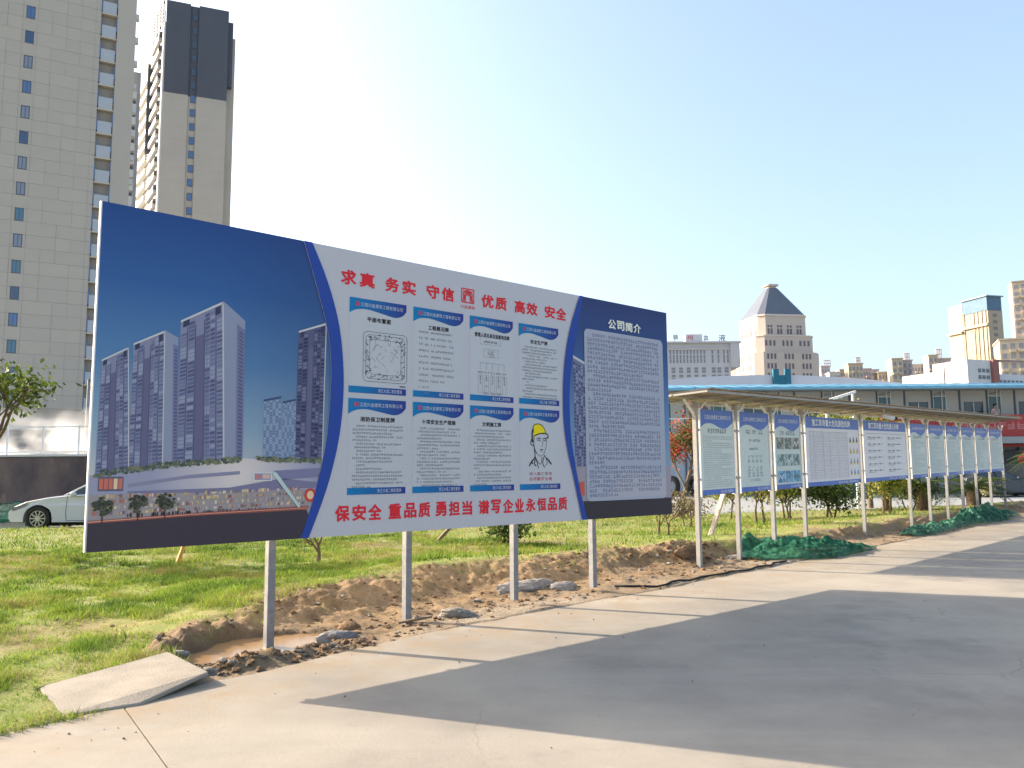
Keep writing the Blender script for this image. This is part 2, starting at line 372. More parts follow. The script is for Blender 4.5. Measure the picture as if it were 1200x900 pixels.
# ------------------------------------------------------------------ glyphs
GL = {}
def load_glyphs(chars):
    objs = []
    for c in sorted(set(chars)):
        cu = bpy.data.curves.new('glyph', 'FONT'); cu.body = c; cu.resolution_u = 2
        o = bpy.data.objects.new('glyph', cu); COL.objects.link(o); objs.append((c, o, cu))
    dg = bpy.context.evaluated_depsgraph_get()
    for c, o, cu in objs:
        me = bpy.data.meshes.new_from_object(o.evaluated_get(dg))
        GL[c] = ([tuple(v.co[:2]) for v in me.vertices], [tuple(p.vertices) for p in me.polygons])
        bpy.data.meshes.remove(me)
    for c, o, cu in objs: bpy.data.objects.remove(o); bpy.data.curves.remove(cu)
def glyph(mb, c, x0, x1, z0, z1, y, m, bold=False, tight=False):
    vs, fs = GL[c]
    if not vs: return
    bw = (.034 if tight else .024) if bold else 0
    if tight:
        ax, bx = min(v[0] for v in vs) - bw, max(v[0] for v in vs) + bw; az, bz = min(v[1] for v in vs) - bw, max(v[1] for v in vs) + bw
    else: ax, bx, az, bz = 0, 1.0, -0.13, 0.87
    offs = [(0, 0)] + ([(bw, 0), (-bw, 0), (0, bw), (0, -bw), (bw * .7, bw * .7), (-bw * .7, bw * .7), (bw * .7, -bw * .7), (-bw * .7, -bw * .7)] if bold else [])
    for k, (dx, dz) in enumerate(offs):
        mb.add([(x0 + (v[0] + dx - ax) / (bx - ax) * (x1 - x0), y - .00012 * k, z0 + (v[1] + dz - az) / (bz - az) * (z1 - z0)) for v in vs], fs, m)
def text(mb, st, x0, x1, z0, z1, y, m, bold=False):
    w_ = (x1 - x0) / len(st)
    for i, c in enumerate(st):
        if c != ' ': glyph(mb, c, x0 + i * w_, x0 + (i + .96) * w_, z0, z1, y, m, bold)
def lines(mb, x0, x1, ztop, pitch, h, counts, y, m, cw, seed=1, indent=()):
    """rows of tiny print, too small to read: strokes that read as characters"""
    rnd = random.Random(seed)
    for k, frac in enumerate(counts):
        zt = ztop - k * pitch; x = x0 + (2 * cw if k in indent else 0); xe = x0 + (x1 - x0) * frac
        while x < xe - cw * .5:
            if rnd.random() < .06: x += cw; continue
            a, b = x + cw * .08, x + cw * .88
            rows = rnd.sample((0.05, .35, .65, .9), rnd.choice((2, 3, 3)))
            for r in rows: mb.add([(a, y, zt - h * r - h * .1), (b, y, zt - h * r - h * .1), (b, y, zt - h * r), (a, y, zt - h * r)], [(0, 1, 2, 3)], m)
            q = a + (b - a) * rnd.choice((.2, .45, .7)); mb.add([(q, y, zt - h), (q + cw * .13, y, zt - h), (q + cw * .13, y, zt), (q, y, zt)], [(0, 1, 2, 3)], m)
            x += cw
def rect(mb, x0, x1, z0, z1, y, m): mb.poly([(x0, y, z0), (x1, y, z0), (x1, y, z1), (x0, y, z1)], m)
def flat(mb, pts, y, m): mb.poly([(a, y, b) for a, b in pts], m)
def ribbon(mb, pts, wd, y, m):
    for (a, b), (c, d) in zip(pts[:-1], pts[1:]):
        l = math.hypot(c - a, d - b) or 1; nx, nz = -(d - b) / l * wd / 2, (c - a) / l * wd / 2
        flat(mb, [(a + nx, b + nz), (a - nx, b - nz), (c - nx, d - nz), (c + nx, d + nz)], y, m)
BOLD = '求真务实守信优质高效安全保重品勇担当谱写企业永恒公司简介施工现场重大危险源告知牌示平面布置图程概况管理人员名单及监督电话生产消防卫制度十项措文明'
REG = '江西兴金建筑工程有限公司南江大道二期安置房进入施工现场必须戴安全帽赣州血液赣B2758'
load_glyphs(BOLD + REG)

# ------------------------------------------------------------------ the large billboard
BL, BH = 7.47, 2.843
bb = thing('billboard', 'large printed billboard with blue ends and red slogans on four steel posts', 'billboard', (-3.361, 6.451, 0.939), R(41.743))
vinyl = mat('board_edge', (0.74, 0.74, 0.74), 0.5)
mb = MB(); mb.box(0, BL, 0, .035, 0, BH, vinyl); mb.build('board_panel', bb)
mb = MB()
for zz in (.12, 1.0, 1.9, 2.7): mb.box(.02, BL - .02, .037, .077, zz, zz + .04, M_galv)
for xx in (.03, 1.25, 2.45, 3.7, 4.95, 6.2, 7.4): mb.box(xx, xx + .04, .078, .108, .02, BH - .02, M_galv)
mb.build('back_frame', bb)
for k, (xx, zb) in enumerate(((1.585, -1.12), (3.105, -.96), (4.61, -.88), (5.96, -.87))):
    mb = MB(); xx += .035; mb.box(xx - .036, xx + .036, .110, .182, zb, 2.5, M_galv); mb.box(xx - .03, xx + .03, .036, .109, .02, .12, M_galv)
    # the posts carry the face: seen below it, a bevelled square tube
    mb.build('post', bb)
bandL = spline([(1.812, 2.843), (1.854, 2.72), (1.995, 2.3), (2.088, 1.98), (2.124, 1.70), (2.128, 1.45), (2.098, .994), (2.04, .666), (1.955, .34), (1.838, 0)])
whL = spline([(1.90, 2.843), (2.03, 2.58), (2.13, 2.33), (2.21, 2.05), (2.256, 1.73), (2.268, 1.42), (2.245, 1.08), (2.186, .756), (2.082, .405), (1.92, 0)])
whR = spline([(5.668, 2.843), (5.49, 2.42), (5.39, 2.04), (5.345, 1.66), (5.345, 1.24), (5.40, .88), (5.50, .54), (5.648, 0)])
bandR = spline([(5.732, 2.843), (5.60, 2.36), (5.50, 1.95), (5.455, 1.55), (5.465, 1.1), (5.54, .68), (5.63, .33), (5.745, 0)])
def sky_print():
    m = bpy.data.materials.new('printed_sky'); m.use_nodes = True; nt = m.node_tree; p = nt.nodes['Principled BSDF']; p.inputs['Roughness'].default_value = .55; p.inputs['Specular IOR Level'].default_value = .16
    tc = nt.nodes.new('ShaderNodeTexCoord'); sx = nt.nodes.new('ShaderNodeSeparateXYZ'); link(nt, tc.outputs['Object'], sx.inputs[0])
    r = nt.nodes.new('ShaderNodeValToRGB'); mr = nt.nodes.new('ShaderNodeMapRange'); mr.inputs[2].default_value = 2.85
    link(nt, sx.outputs[2], mr.inputs[0]); link(nt, mr.outputs[0], r.inputs[0])
    st = [(0.2, ink(184, 188, 212)), (.34, ink(136, 164, 204)), (.55, ink(84, 126, 188)), (.78, ink(52, 94, 168)), (1, ink(40, 74, 150))]
    el = r.color_ramp.elements; el[0].position, el[0].color = st[0][0], (*st[0][1], 1); el[1].position, el[1].color = st[-1][0], (*st[-1][1], 1)
    for a, c in st[1:-1]: e = el.new(a); e.color = (*c, 1)
    mx = nt.nodes.new('ShaderNodeMix'); mx.data_type = 'RGBA'; m2 = nt.nodes.new('ShaderNodeMapRange')
    m2.inputs[1].default_value = 1.0; m2.inputs[2].default_value = 2.3; m2.inputs[4].default_value = .42
    link(nt, sx.outputs[0], m2.inputs[0]); link(nt, m2.outputs[0], mx.inputs[0]); link(nt, r.outputs[0], mx.inputs[6]); mx.inputs[7].default_value = (*ink(46, 58, 112), 1)
    link(nt, mx.outputs[2], p.inputs['Base Color']); return m
M_psky = sky_print()
mb = MB(); flat(mb, [(0.012, 0), (0.012, BH)] + bandL, -.002, M_psky)
pic = mb.build('printed_cityscape', bb)
def inside(poly_b, mb):  # clip helper not needed: prints stay left of the band
    pass
def skew(mb, c, nx, nz, wf, hf, y, cols, a0=0, a1=1, b0=0, b1=1, skip=0, seed=0):
    """a grid of printed windows on a printed facade with corners bl, br, tr, tl"""
    rnd = random.Random(seed)
    def q(a, b): return tuple((1 - b) * ((1 - a) * c[0][i] + a * c[1][i]) + b * ((1 - a) * c[3][i] + a * c[2][i]) for i in (0, 1))
    for i in range(nx):
        for j in range(nz):
            if rnd.random() < skip: continue
            A0 = a0 + (a1 - a0) * (i + .5 - wf / 2) / nx; A1 = a0 + (a1 - a0) * (i + .5 + wf / 2) / nx
            B0 = b0 + (b1 - b0) * (j + .5 - hf / 2) / nz; B1 = b0 + (b1 - b0) * (j + .5 + hf / 2) / nz
            flat(mb, [q(A0, B0), q(A1, B0), q(A1, B1), q(A0, B1)], y, cols[(j // 3 + i + seed) % len(cols)] if rnd.random() < .72 else rnd.choice(cols))
def ptower(c, seed, n, side=None, dark=False):
    mb = MB(); base = imat(126, 132, 176) if not dark else imat(86, 92, 138)
    flat(mb, c, -.0035, base)
    wd = [imat(96, 104, 154), imat(84, 90, 140), imat(142, 150, 194), imat(112, 120, 168)] if not dark else [imat(56, 60, 98), imat(112, 118, 164), imat(70, 76, 120)]
    skew(mb, c, 1, n, .98, .62, -.005, wd, .02, .15, .02, .90, seed=seed)
    skew(mb, c, 1, n, .98, .72, -.005, wd, .19, .33, .02, .96, seed=seed + 1)
    skew(mb, c, 1, 1, 1, 1, -.005, [imat(98, 100, 146)], .36, .54, .0, .84)
    skew(mb, c, 2, n, .86, .66, -.005, wd, .56, .80, .02, .97, seed=seed + 2)
    skew(mb, c, 1, n, .9, .5, -.005, wd, .83, .97, .02, .93, seed=seed + 3)
    skew(mb, c, 1, 1, 1, 1, -.0055, [imat(60, 64, 104)], .06, .2, .94, .985); skew(mb, c, 1, 1, 1, 1, -.0055, [imat(60, 64, 104)], .8, .93, .93, .98)
    for a in (.165, .345, .55, .815): skew(mb, c, 1, 1, 1, 1, -.006, [imat(80, 86, 132)], a - .008, a + .008, 0, .93)
    skew(mb, c, 1, 1, 1, 1, -.006, [imat(190, 194, 220)], .0, 1, .985, 1.0); skew(mb, c, 1, 1, 1, 1, -.006, [imat(184, 188, 216)], .965, 1.0, 0, 1)
    skew(mb, c, 1, n * 2, 1, .45, -.006, [imat(104, 110, 156)], .60, .62, .0, .95)
    if side:
        flat(mb, side, -.0035, imat(134, 144, 186)); skew(mb, side, 1, 1, 1, 1, -.0045, [imat(112, 116, 164)], .62, 1, 0, .93)
        skew(mb, side, 1, n, .8, .5, -.005, [imat(84, 90, 140)], .70, .95, .02, .9)
    return mb.build('printed_tower', pic)
ptower([(.05, .60), (.305, .64), (.262, 1.655), (.06, 1.53)], 1, 30)
ptower([(.29, .64), (.572, .67), (.548, 1.825), (.297, 1.687)], 5, 32, [(.572, .67), (.69, .715), (.66, 1.772), (.548, 1.825)])
ptower([(.675, .70), (1.095, .735), (1.045, 2.144), (.675, 1.925)], 9, 34, [(1.095, .735), (1.26, .73), (1.25, 1.99), (1.045, 2.144)])
T4 = [(1.765, .76), (2.055, .72), (2.075, 2.068), (1.78, 1.955)]
ptower(T4, 13, 34, dark=True)
mb = MB()
for c in ([(1.448, .75), (1.632, .74), (1.618, 1.322), (1.445, 1.28)], [(1.634, .74), (1.78, .74), (1.765, 1.306), (1.634, 1.272)]):
    flat(mb, c, -.003, imat(122, 142, 190)); skew(mb, c, 6, 26, .6, .55, -.0045, [imat(92, 116, 172), imat(150, 168, 208)], seed=3)
    skew(mb, c, 1, 1, 1, 1, -.005, [imat(62, 80, 130)], 0, 1, .965, 1.0)
mb.build('printed_tower', pic)
def glow_print():
    m = bpy.data.materials.new('printed_podium'); m.use_nodes = True; nt = m.node_tree; p = nt.nodes['Principled BSDF']; p.inputs['Roughness'].default_value = .55; p.inputs['Specular IOR Level'].default_value = .16
    tc = nt.nodes.new('ShaderNodeTexCoord'); vm = nt.nodes.new('ShaderNodeVectorMath'); vm.operation = 'DISTANCE'; vm.inputs[1].default_value = (1.22, 0, .60)
    link(nt, tc.outputs['Object'], vm.inputs[0]); mr = nt.nodes.new('ShaderNodeMapRange'); mr.inputs[1].default_value = .05; mr.inputs[2].default_value = .75; link(nt, vm.outputs['Value'], mr.inputs[0])
    mx = nt.nodes.new('ShaderNodeMix'); mx.data_type = 'RGBA'; link(nt, mr.outputs[0], mx.inputs[0]); mx.inputs[6].default_value = (*ink(206, 200, 220), 1); mx.inputs[7].default_value = (*ink(146, 150, 194), 1)
    link(nt, mx.outputs[2], p.inputs['Base Color']); return m
# podium, shops and road of the print
mb = MB()
flat(mb, [(.012, .36), (1.965, .36), (2.03, .60), (2.03, .70), (1.25, .745), (.57, .68), (.012, .60)], -.0045, glow_print())
flat(mb, [(.30, .53), (.8, .60), (1.24, .63), (1.24, .60), (.75, .565), (.30, .50)], -.006, imat(132, 134, 176))
flat(mb, [(.3, .47), (1.15, .485), (1.65, .56), (2.0, .52), (1.98, .47), (1.2, .44), (.3, .455)], -.006, imat(118, 118, 164))
flat(mb, [(1.56, .63), (2.03, .655), (2.02, .57), (1.66, .545)], -.006, imat(120, 122, 172))
flat(mb, [(.012, .445), (1.95, .455), (1.9, .27), (.012, .23)], -.0055, imat(150, 144, 164))
rnd = random.Random(4)
cs = [imat(190, 174, 146), imat(178, 156, 130), imat(164, 112, 116), imat(204, 196, 184), imat(126, 110, 124), imat(104, 106, 144), imat(196, 186, 200), imat(142, 92, 98), imat(160, 152, 170), imat(160, 152, 170)]
for k in range(330):
    x = rnd.uniform(.03, 1.88); zc = rnd.choice((.30, .345, .39, .43)) + .02 * x; wq = rnd.uniform(.006, .03)
    rect(mb, x, min(x + wq, 1.9), zc - .016, zc + rnd.uniform(.0, .018), -.0065 - .00001 * k, rnd.choice(cs))
for k in range(120):   # passers-by of the print
    x = rnd.uniform(.3, 1.85); rect(mb, x, x + .007, .262, .262 + rnd.uniform(.02, .04), -.0102, imat(58, 50, 62))
rect(mb, .075, .265, .475, .59, -.007, imat(92, 96, 130)); 
for k in range(5): rect(mb, .083 + k * .036, .112 + k * .036, .49, .575, -.0085, imat(*rnd.choice([(206, 206, 216), (196, 110, 104), (210, 196, 180), (150, 160, 190)])))
rect(mb, 1.365, 1.54, .54, .615, -.008, imat(214, 216, 232)); rect(mb, 1.375, 1.53, .548, .607, -.009, imat(130, 140, 190))
rect(mb, 1.39, 1.43, .56, .595, -.0095, imat(200, 120, 120)); rect(mb, 1.45, 1.52, .56, .60, -.0095, imat(206, 170, 176))
flat(mb, [(.012, .215), (.83, .25), (1.9, .265), (1.92, .30), (.83, .275), (.012, .245)], -.0105, imat(146, 84, 86))
flat(mb, [(.012, .232), (.83, .262), (1.9, .28), (1.9, .284), (.83, .267), (.012, .238)], -.0108, imat(214, 170, 160))
flat(mb, [(.012, 0), (.012, .222)] + [(.83, .25), (1.895, .262)] + [q for q in bandL if q[1] < .262], -.011, imat(64, 60, 78))
ellip = lambda cx, cz, a, b, n=14: [(cx + a * math.cos(6.283 * k / n), cz + b * math.sin(6.283 * k / n)) for k in range(n)]
flat(mb, ellip(1.93, .40, .06, .065), -.0108, imat(190, 74, 70)); flat(mb, ellip(1.93, .40, .035, .04), -.0112, imat(226, 190, 176))
mb.build('printed_mall', pic)
mb = MB(); flat(mb, [(1.535, .615), (1.585, .615), (1.83, .30), (1.81, .285)], -.0125, imat(178, 200, 222)); mb.build('printed_light_beam', pic)
mb = MB()
for k in range(420):
    f = rnd.random(); x = .05 + f * 1.98; zc = .60 + .08 * min(f / .3, 1) + .05 * min(max((f - .3) / .35, 0), 1) - .04 * max(f - .65, 0) + rnd.uniform(-.012, .03)
    if 1.24 < x < 1.40: continue
    flat(mb, ellip(x, zc, rnd.uniform(.008, .022), rnd.uniform(.006, .016), 6), -.0068 - k * 1e-6, rnd.choice([imat(88, 100, 104), imat(104, 112, 100), imat(70, 84, 88), imat(120, 124, 104)]))
stuff(mb.build('printed_greenery', pic))
for cx, cz in ((.115, .335), (.385, .35), (.60, .355)):
    mb = MB(); rect(mb, cx - .005, cx + .005, cz - .12, cz, -.0115, imat(70, 56, 58))
    for k in range(60):
        a = rnd.uniform(0, 6.28); r = rnd.random() ** .6 * .075
        flat(mb, ellip(cx + r * math.cos(a), cz + .02 + r * math.sin(a) * .9, .016, .013, 6), -.0118 - k * 1e-6, rnd.choice([imat(66, 72, 70), imat(86, 92, 84), imat(52, 56, 58)]))
    mb.build('printed_tree', pic)
mb = MB(); flat(mb, whL + whR[::-1], -.002, mat('white_vinyl', (0.50, 0.495, 0.525), 0.5, spec=.2)); mb.build('white_field', bb)
mb = MB(); flat(mb, bandL + whL[::-1], -.013, imat(42, 72, 170)); mb.build('blue_curve', bb); mb = MB(); flat(mb, whR + bandR[::-1], -.013, imat(42, 72, 170)); mb.build('blue_curve', bb)
# right end: company text over the same printed scene
mb = MB(); flat(mb, bandR[::-1] + [], -.0019, M_psky) if False else None
RB = [q for q in bandR]
m_r = bpy.data.materials.new('printed_dusk'); m_r.use_nodes = True
nt = m_r.node_tree; p = nt.nodes['Principled BSDF']; p.inputs['Roughness'].default_value = .55; p.inputs['Specular IOR Level'].default_value = .16
tc = nt.nodes.new('ShaderNodeTexCoord'); sx = nt.nodes.new('ShaderNodeSeparateXYZ'); link(nt, tc.outputs['Object'], sx.inputs[0])
rp = nt.nodes.new('ShaderNodeValToRGB'); mr = nt.nodes.new('ShaderNodeMapRange'); mr.inputs[2].default_value = 2.85
link(nt, sx.outputs[2], mr.inputs[0]); link(nt, mr.outputs[0], rp.inputs[0]); link(nt, rp.outputs[0], p.inputs['Base Color'])
el = rp.color_ramp.elements
el[0].position, el[0].color = .2, (*ink(134, 156, 200), 1); el[1].position, el[1].color = 1, (*ink(46, 62, 122), 1)
for a, c in ((.45, (98, 132, 190)), (.7, (62, 92, 160)), (.85, (50, 74, 140))): e = el.new(a); e.color = (*ink(*c), 1)
mb = MB(); flat(mb, [(BL, 0), (BL, BH)] + RB, -.0022, m_r)
pr = mb.build('printed_backdrop', bb)
mb = MB(); flat(mb, [(5.745, 0), (BL, 0), (BL, .23), (5.68, .23)], -.006, imat(56, 54, 70))
c = [(5.545, .66), (5.73, .66), (5.76, 1.985), (5.535, 2.06)]
flat(mb, c, -.0035, imat(110, 118, 166)); skew(mb, c, 5, 30, .7, .6, -.005, [imat(82, 88, 138), imat(64, 68, 114), imat(140, 148, 192)], b1=.95, seed=5)
skew(mb, c, 1, 1, 1, 1, -.0055, [imat(180, 188, 216)], 0, 1, .975, 1)
flat(mb, [(5.55, .66), (BL, .66), (BL, .23), (5.68, .23)], -.004, imat(150, 146, 176))
for k in range(40): x = rnd.uniform(5.70, 7.4); rect(mb, x, x + rnd.uniform(.01, .04), .26 + rnd.uniform(0, .3), .28 + rnd.uniform(.03, .32), -.0062 - k * 1e-5, rnd.choice(cs))
rect(mb, 5.62, 5.70, .30, .47, -.0075, imat(190, 90, 86))
mb.build('printed_street', pr)
def rrect(x0, x1, z0, z1, r, n=5):
    out = []
    for cx, cz, a0 in ((x1 - r, z1 - r, 0), (x0 + r, z1 - r, 90), (x0 + r, z0 + r, 180), (x1 - r, z0 + r, 270)):
        out += [(cx + r * math.cos(R(a0 + 90 * k / n)), cz + r * math.sin(R(a0 + 90 * k / n))) for k in range(n + 1)]
    return out
mb = MB(); flat(mb, rrect(5.742, 7.352, .225, 2.428, .07), -.009, imat(158, 166, 203))
flat(mb, [(6.5, .62), (7.35, .50), (7.35, .26), (6.1, .26)], -.0095, imat(166, 170, 202))
ip = mb.build('company_text_panel', bb)
for i, c in enumerate('公司简介'): mb = MB(); glyph(mb, c, 6.21 + i * .172, 6.21 + i * .172 + .155, 2.475, 2.605, -.009, imat(222, 226, 240), True, True); mb.build('title_character', bb)
mb = MB()
cnt = [.98, .98, .98, .98, .98, .98, .98, .98, .72, .98, .98, .98, .3, .98, .98, .98, .98, .98, .98, .98, .45, .98, .98, .98, .98, .98, .98, .98, .2, .98, .98, .98, .98, .98, .96, .35]
lines(mb, 5.79, 7.31, 2.375, .0588, .040, cnt, -.0105, imat(96, 104, 150), .0505, 11, indent=(0, 9, 13, 21, 29))
mb.build('panel_print', ip)
# red slogans
RED = imat(206, 44, 64)
mb = MB(); ztop, zbot = 2.637, 2.484
for c, a, b in [('求', 2.224, 2.40), ('真', 2.438, 2.62), ('务', 2.745, 2.915), ('实', 2.955, 3.13), ('守', 3.268, 3.445), ('信', 3.474, 3.647), ('优', 4.042, 4.225), ('质', 4.25, 4.428), ('高', 4.551, 4.722), ('效', 4.745, 4.928), ('安', 5.047, 5.23), ('全', 5.244, 5.424)]:
    mb = MB(); glyph(mb, c, a, b, zbot, ztop, -.005, RED, True, True); mb.build('slogan_character', bb)
mb = MB()
for c, a, b in [('保', 2.199, 2.36), ('安', 2.387, 2.547), ('全', 2.571, 2.726), ('重', 2.809, 2.962), ('品', 2.998, 3.153), ('质', 3.177, 3.33), ('勇', 3.397, 3.546), ('担', 3.576, 3.726), ('当', 3.757, 3.901), ('谱', 3.989, 4.147), ('写', 4.171, 4.316), ('企', 4.352, 4.507), ('业', 4.533, 4.674), ('永', 4.705, 4.86), ('恒', 4.889, 5.036), ('品', 5.065, 5.216), ('质', 5.239, 5.393)]:
    mb = MB(); glyph(mb, c, a, b, .136, .292, -.005, RED, True, True); mb.build('slogan_character', bb)
# the red emblem: a square frame with arches over two feet
mb = MB()
fr = 4.0 - .155
rect(mb, 3.748, 3.935, 2.655, 2.668, -.005, RED); rect(mb, 3.748, 3.935, 2.500, 2.512, -.005, RED)
rect(mb, 3.748, 3.760, 2.512, 2.655, -.005, RED); rect(mb, 3.923, 3.935, 2.512, 2.655, -.005, RED)
for k in range(3):
    ribbon(mb, [(3.842 + (.068 - .02 * k) * math.cos(R(a)), 2.59 + (.055 - .014 * k) * math.sin(R(a))) for a in range(0, 181, 20)], .011, -.0055, RED)
for sgn in (-1, 1):
    for k in range(3): ribbon(mb, [(3.842 + sgn * (.068 - .02 * k), 2.59), (3.842 + sgn * (.060 - .012 * k), 2.565 - .0 * k), (3.842 + sgn * (.072 - .02 * k), 2.515)], .011, -.0055, RED)
ribbon(mb, [(3.79, 2.572), (3.842, 2.60), (3.894, 2.572)], .012, -.006, RED); ribbon(mb, [(3.77, 2.64), (3.842, 2.61), (3.914, 2.64)], .010, -.006, RED)
text(mb, '兴金建筑', 3.735, 3.95, 2.432, 2.475, -.005, RED)
mb.build('company_emblem', bb)
# eight notice sheets
def gradient_blue(name, x0, x1):
    m = bpy.data.materials.new(name); m.use_nodes = True; nt = m.node_tree; p = nt.nodes['Principled BSDF']; p.inputs['Roughness'].default_value = .55; p.inputs['Specular IOR Level'].default_value = .16
    tc = nt.nodes.new('ShaderNodeTexCoord'); sx = nt.nodes.new('ShaderNodeSeparateXYZ'); mr = nt.nodes.new('ShaderNodeMapRange')
    link(nt, tc.outputs['Object'], sx.inputs[0]); link(nt, sx.outputs[0], mr.inputs[0]); mr.inputs[1].default_value = x0; mr.inputs[2].default_value = x1
    mx = nt.nodes.new('ShaderNodeMix'); mx.data_type = 'RGBA'; link(nt, mr.outputs[0], mx.inputs[0])
    mx.inputs[6].default_value = (*ink(14, 120, 196), 1); mx.inputs[7].default_value = (*ink(46, 56, 150), 1)
    link(nt, mx.outputs[2], p.inputs['Base Color']); return m
K, GRY, LGT = imat(34, 38, 52), imat(92, 98, 124), imat(128, 134, 162)
WHT = mat('white_ink', (0.56, 0.57, 0.60), 0.4)
cols = [(2.327, 3.010), (3.100, 3.776), (3.870, 4.520), (4.613, 5.278)]
titles = [['平面布置图', '工程概况牌', '管理人员名单及监督电话牌', '安全生产牌'], ['消防卫制度牌', '十项安全生产措', '文明施工牌', '']]
titles[1][0] = '消防保卫制度牌'; titles[1][1] = '十项安全生产措施'
tx = [[(2.53, 2.82), (3.29, 3.575), (3.94, 4.466), (4.80, 5.09)], [(2.464, 2.878), (3.213, 3.669), (4.045, 4.331), None]]
names8 = [['site layout plan', 'project overview', 'site management staff chart', 'safe production rules'], ['fire protection rules', 'ten safety measures', 'civilised construction rules', 'hard hat drawing']]
for r, (zt, zb) in enumerate(((2.365, 1.402), (1.345, .39))):
    for c_, (x0, x1) in enumerate(cols):
        wd = x1 - x0; mb = MB(); rect(mb, x0, x1, zb, zt, -.0035, mat('sheet_vinyl', (0.485, 0.495, 0.515), .4))
        sh = mb.build('notice_sheet', bb); sh['label'] = 'white notice sheet with the ' + names8[r][c_]
        gb = gradient_blue('sheet_blue', x0, x1)
        wave = spline([(x0, zt - .158), (x0 + .12 * wd, zt - .118), (x0 + .30 * wd, zt - .105), (x0 + .52 * wd, zt - .125), (x0 + .78 * wd, zt - .152), (x0 + .92 * wd, zt - .128), (x1, zt - .075)], 5)
        mb = MB(); flat(mb, [(x0, zt)] + wave + [(x1, zt)], -.0055, gb); mb.build('header_band', sh)
        mb = MB(); rect(mb, x0, x1, zb, zb + .067, -.0055, gb); mb.build('footer_band', sh)
        mb = MB(); text(mb, '江西兴金建筑工程有限公司', x0 + .185 * wd, x0 + .94 * wd, zt - .082, zt - .038, -.0075, WHT)
        q = x0 + .10 * wd; e2 = imat(206, 66, 84); z0 = zt - .082
        rect(mb, q, q + .045, z0 + .038, z0 + .045, -.0075, e2); rect(mb, q, q + .007, z0, z0 + .038, -.0075, e2); rect(mb, q + .038, q + .045, z0, z0 + .038, -.0075, e2)
        ribbon(mb, [(q + .007, z0), (q + .022, z0 + .028), (q + .038, z0)], .008, -.0075, e2); rect(mb, q + .012, q + .033, z0 + .024, z0 + .03, -.0075, e2)
        mb.build('company_lettering', sh); mb = MB(); text(mb, '南江大道二期安置房', x0 + .50 * wd, x0 + .93 * wd, zb + .013, zb + .055, -.0075, WHT); mb.build('footer_lettering', sh)
        if tx[r][c_]:
            mb = MB(); a, b = tx[r][c_]; text(mb, titles[r][c_], a, b, zt - .232, zt - .180, -.0055, K, True); mb.build('sheet_title', sh)
        mb = MB(); rn = random.Random(100 + 10 * r + c_)
        if (r, c_) == (0, 0):
            ox0, ox1, oz0, oz1 = 2.49, 3.02, 1.525, 2.035
            for ins, wdt in ((0, .005), (.03, .004), (.075, .004)):
                pts = rrect(ox0 + ins, ox1 - ins, oz0 + ins, oz1 - ins, .05); ribbon(mb, pts + pts[:1], wdt, -.0055, GRY)
            for k in range(150):
                a = rn.random() * 6.283; X = .5 + .5 * max(-1, min(1, 1.35 * math.cos(a))); Z = .5 + .5 * max(-1, min(1, 1.35 * math.sin(a)))
                cx = ox0 + .055 + X * (ox1 - ox0 - .11) + rn.uniform(-.025, .025); cz = oz0 + .055 + Z * (oz1 - oz0 - .11) + rn.uniform(-.025, .025)
                ribbon(mb, [(cx, cz), (cx + rn.uniform(-.03, .03), cz + rn.uniform(-.02, .02))], rn.uniform(.004, .010), -.0056, rn.choice([GRY, LGT, imat(70, 76, 104)]))
            for k in range(30):
                cx, cz = ox0 + rn.uniform(.12, .42), oz0 + rn.uniform(.12, .4); ribbon(mb, [(cx, cz), (cx + rn.uniform(-.06, .06), cz + rn.uniform(-.06, .06))], .004, -.0056, LGT)
            rect(mb, 2.93, 3.0, 1.485, 1.50, -.0055, GRY)
        elif (r, c_) == (0, 1):
            lens = [.8, .82, .86, .9, .76, .84, .9, .88, .55]
            for k, f in enumerate(lens):
                zz = 2.115 - k * .066; lines(mb, x0 + .07, x0 + .195, zz, .1, .022, [1], -.0055, GRY, .026, k); lines(mb, x0 + .225, x0 + .225 + .36 * f, zz, .1, .022, [1], -.0055, GRY, .021, k + 50)
            for k in (9, 10): lines(mb, x0 + .06, x0 + .2, 2.115 - k * .066, .1, .020, [1], -.0055, LGT, .024, k)
        elif (r, c_) == (0, 2):
            lines(mb, x0 + .2, x0 + .42, 2.10, .1, .026, [1], -.0055, K, .026, 3); ribbon(mb, [(x0 + .15, 2.14), (x0 + .46, 2.14), (x0 + .46, 2.055), (x0 + .15, 2.055), (x0 + .15, 2.14)], .003, -.0055, LGT)
            ribbon(mb, [(x0 + .2, 2.0), (x0 + .42, 2.0), (x0 + .42, 1.91), (x0 + .2, 1.91), (x0 + .2, 2.0)], .003, -.0055, LGT); lines(mb, x0 + .26, x0 + .36, 1.985, .026, .02, [1, 1, 1], -.0055, GRY, .02, 9)
            for k in range(5):
                a = x0 + .12 + k * .09; ribbon(mb, [(a + .03, 1.84), (a + .03, 1.76)], .004, -.0055, LGT)
                lines(mb, a - .005, a + .068, 1.74, .1, .020, [1], -.0055, K, .018, k)
                ribbon(mb, [(a, 1.70), (a + .06, 1.70), (a + .06, 1.44 + .06), (a, 1.50), (a, 1.70)], .003, -.0055, LGT)
                lines(mb, a + .018, a + .046, 1.69, .034, .026, [1, 1, 1, 1] if k % 2 else [1, 1, 1], -.0057, K, .026, k + 20)
            ribbon(mb, [(x0 + .15, 1.84), (x0 + .51, 1.84)], .004, -.0055, LGT)
            lines(mb, x0 + .17, x0 + .47, 1.478 + .02, .1, .018, [1], -.0055, GRY, .022, 31)
        elif (r, c_) == (1, 3):
            OUT, YEL = K, imat(232, 206, 30)
            head = lambda pts: [(4.765 + a * .375, .64 + b * .53) for a, b in pts]
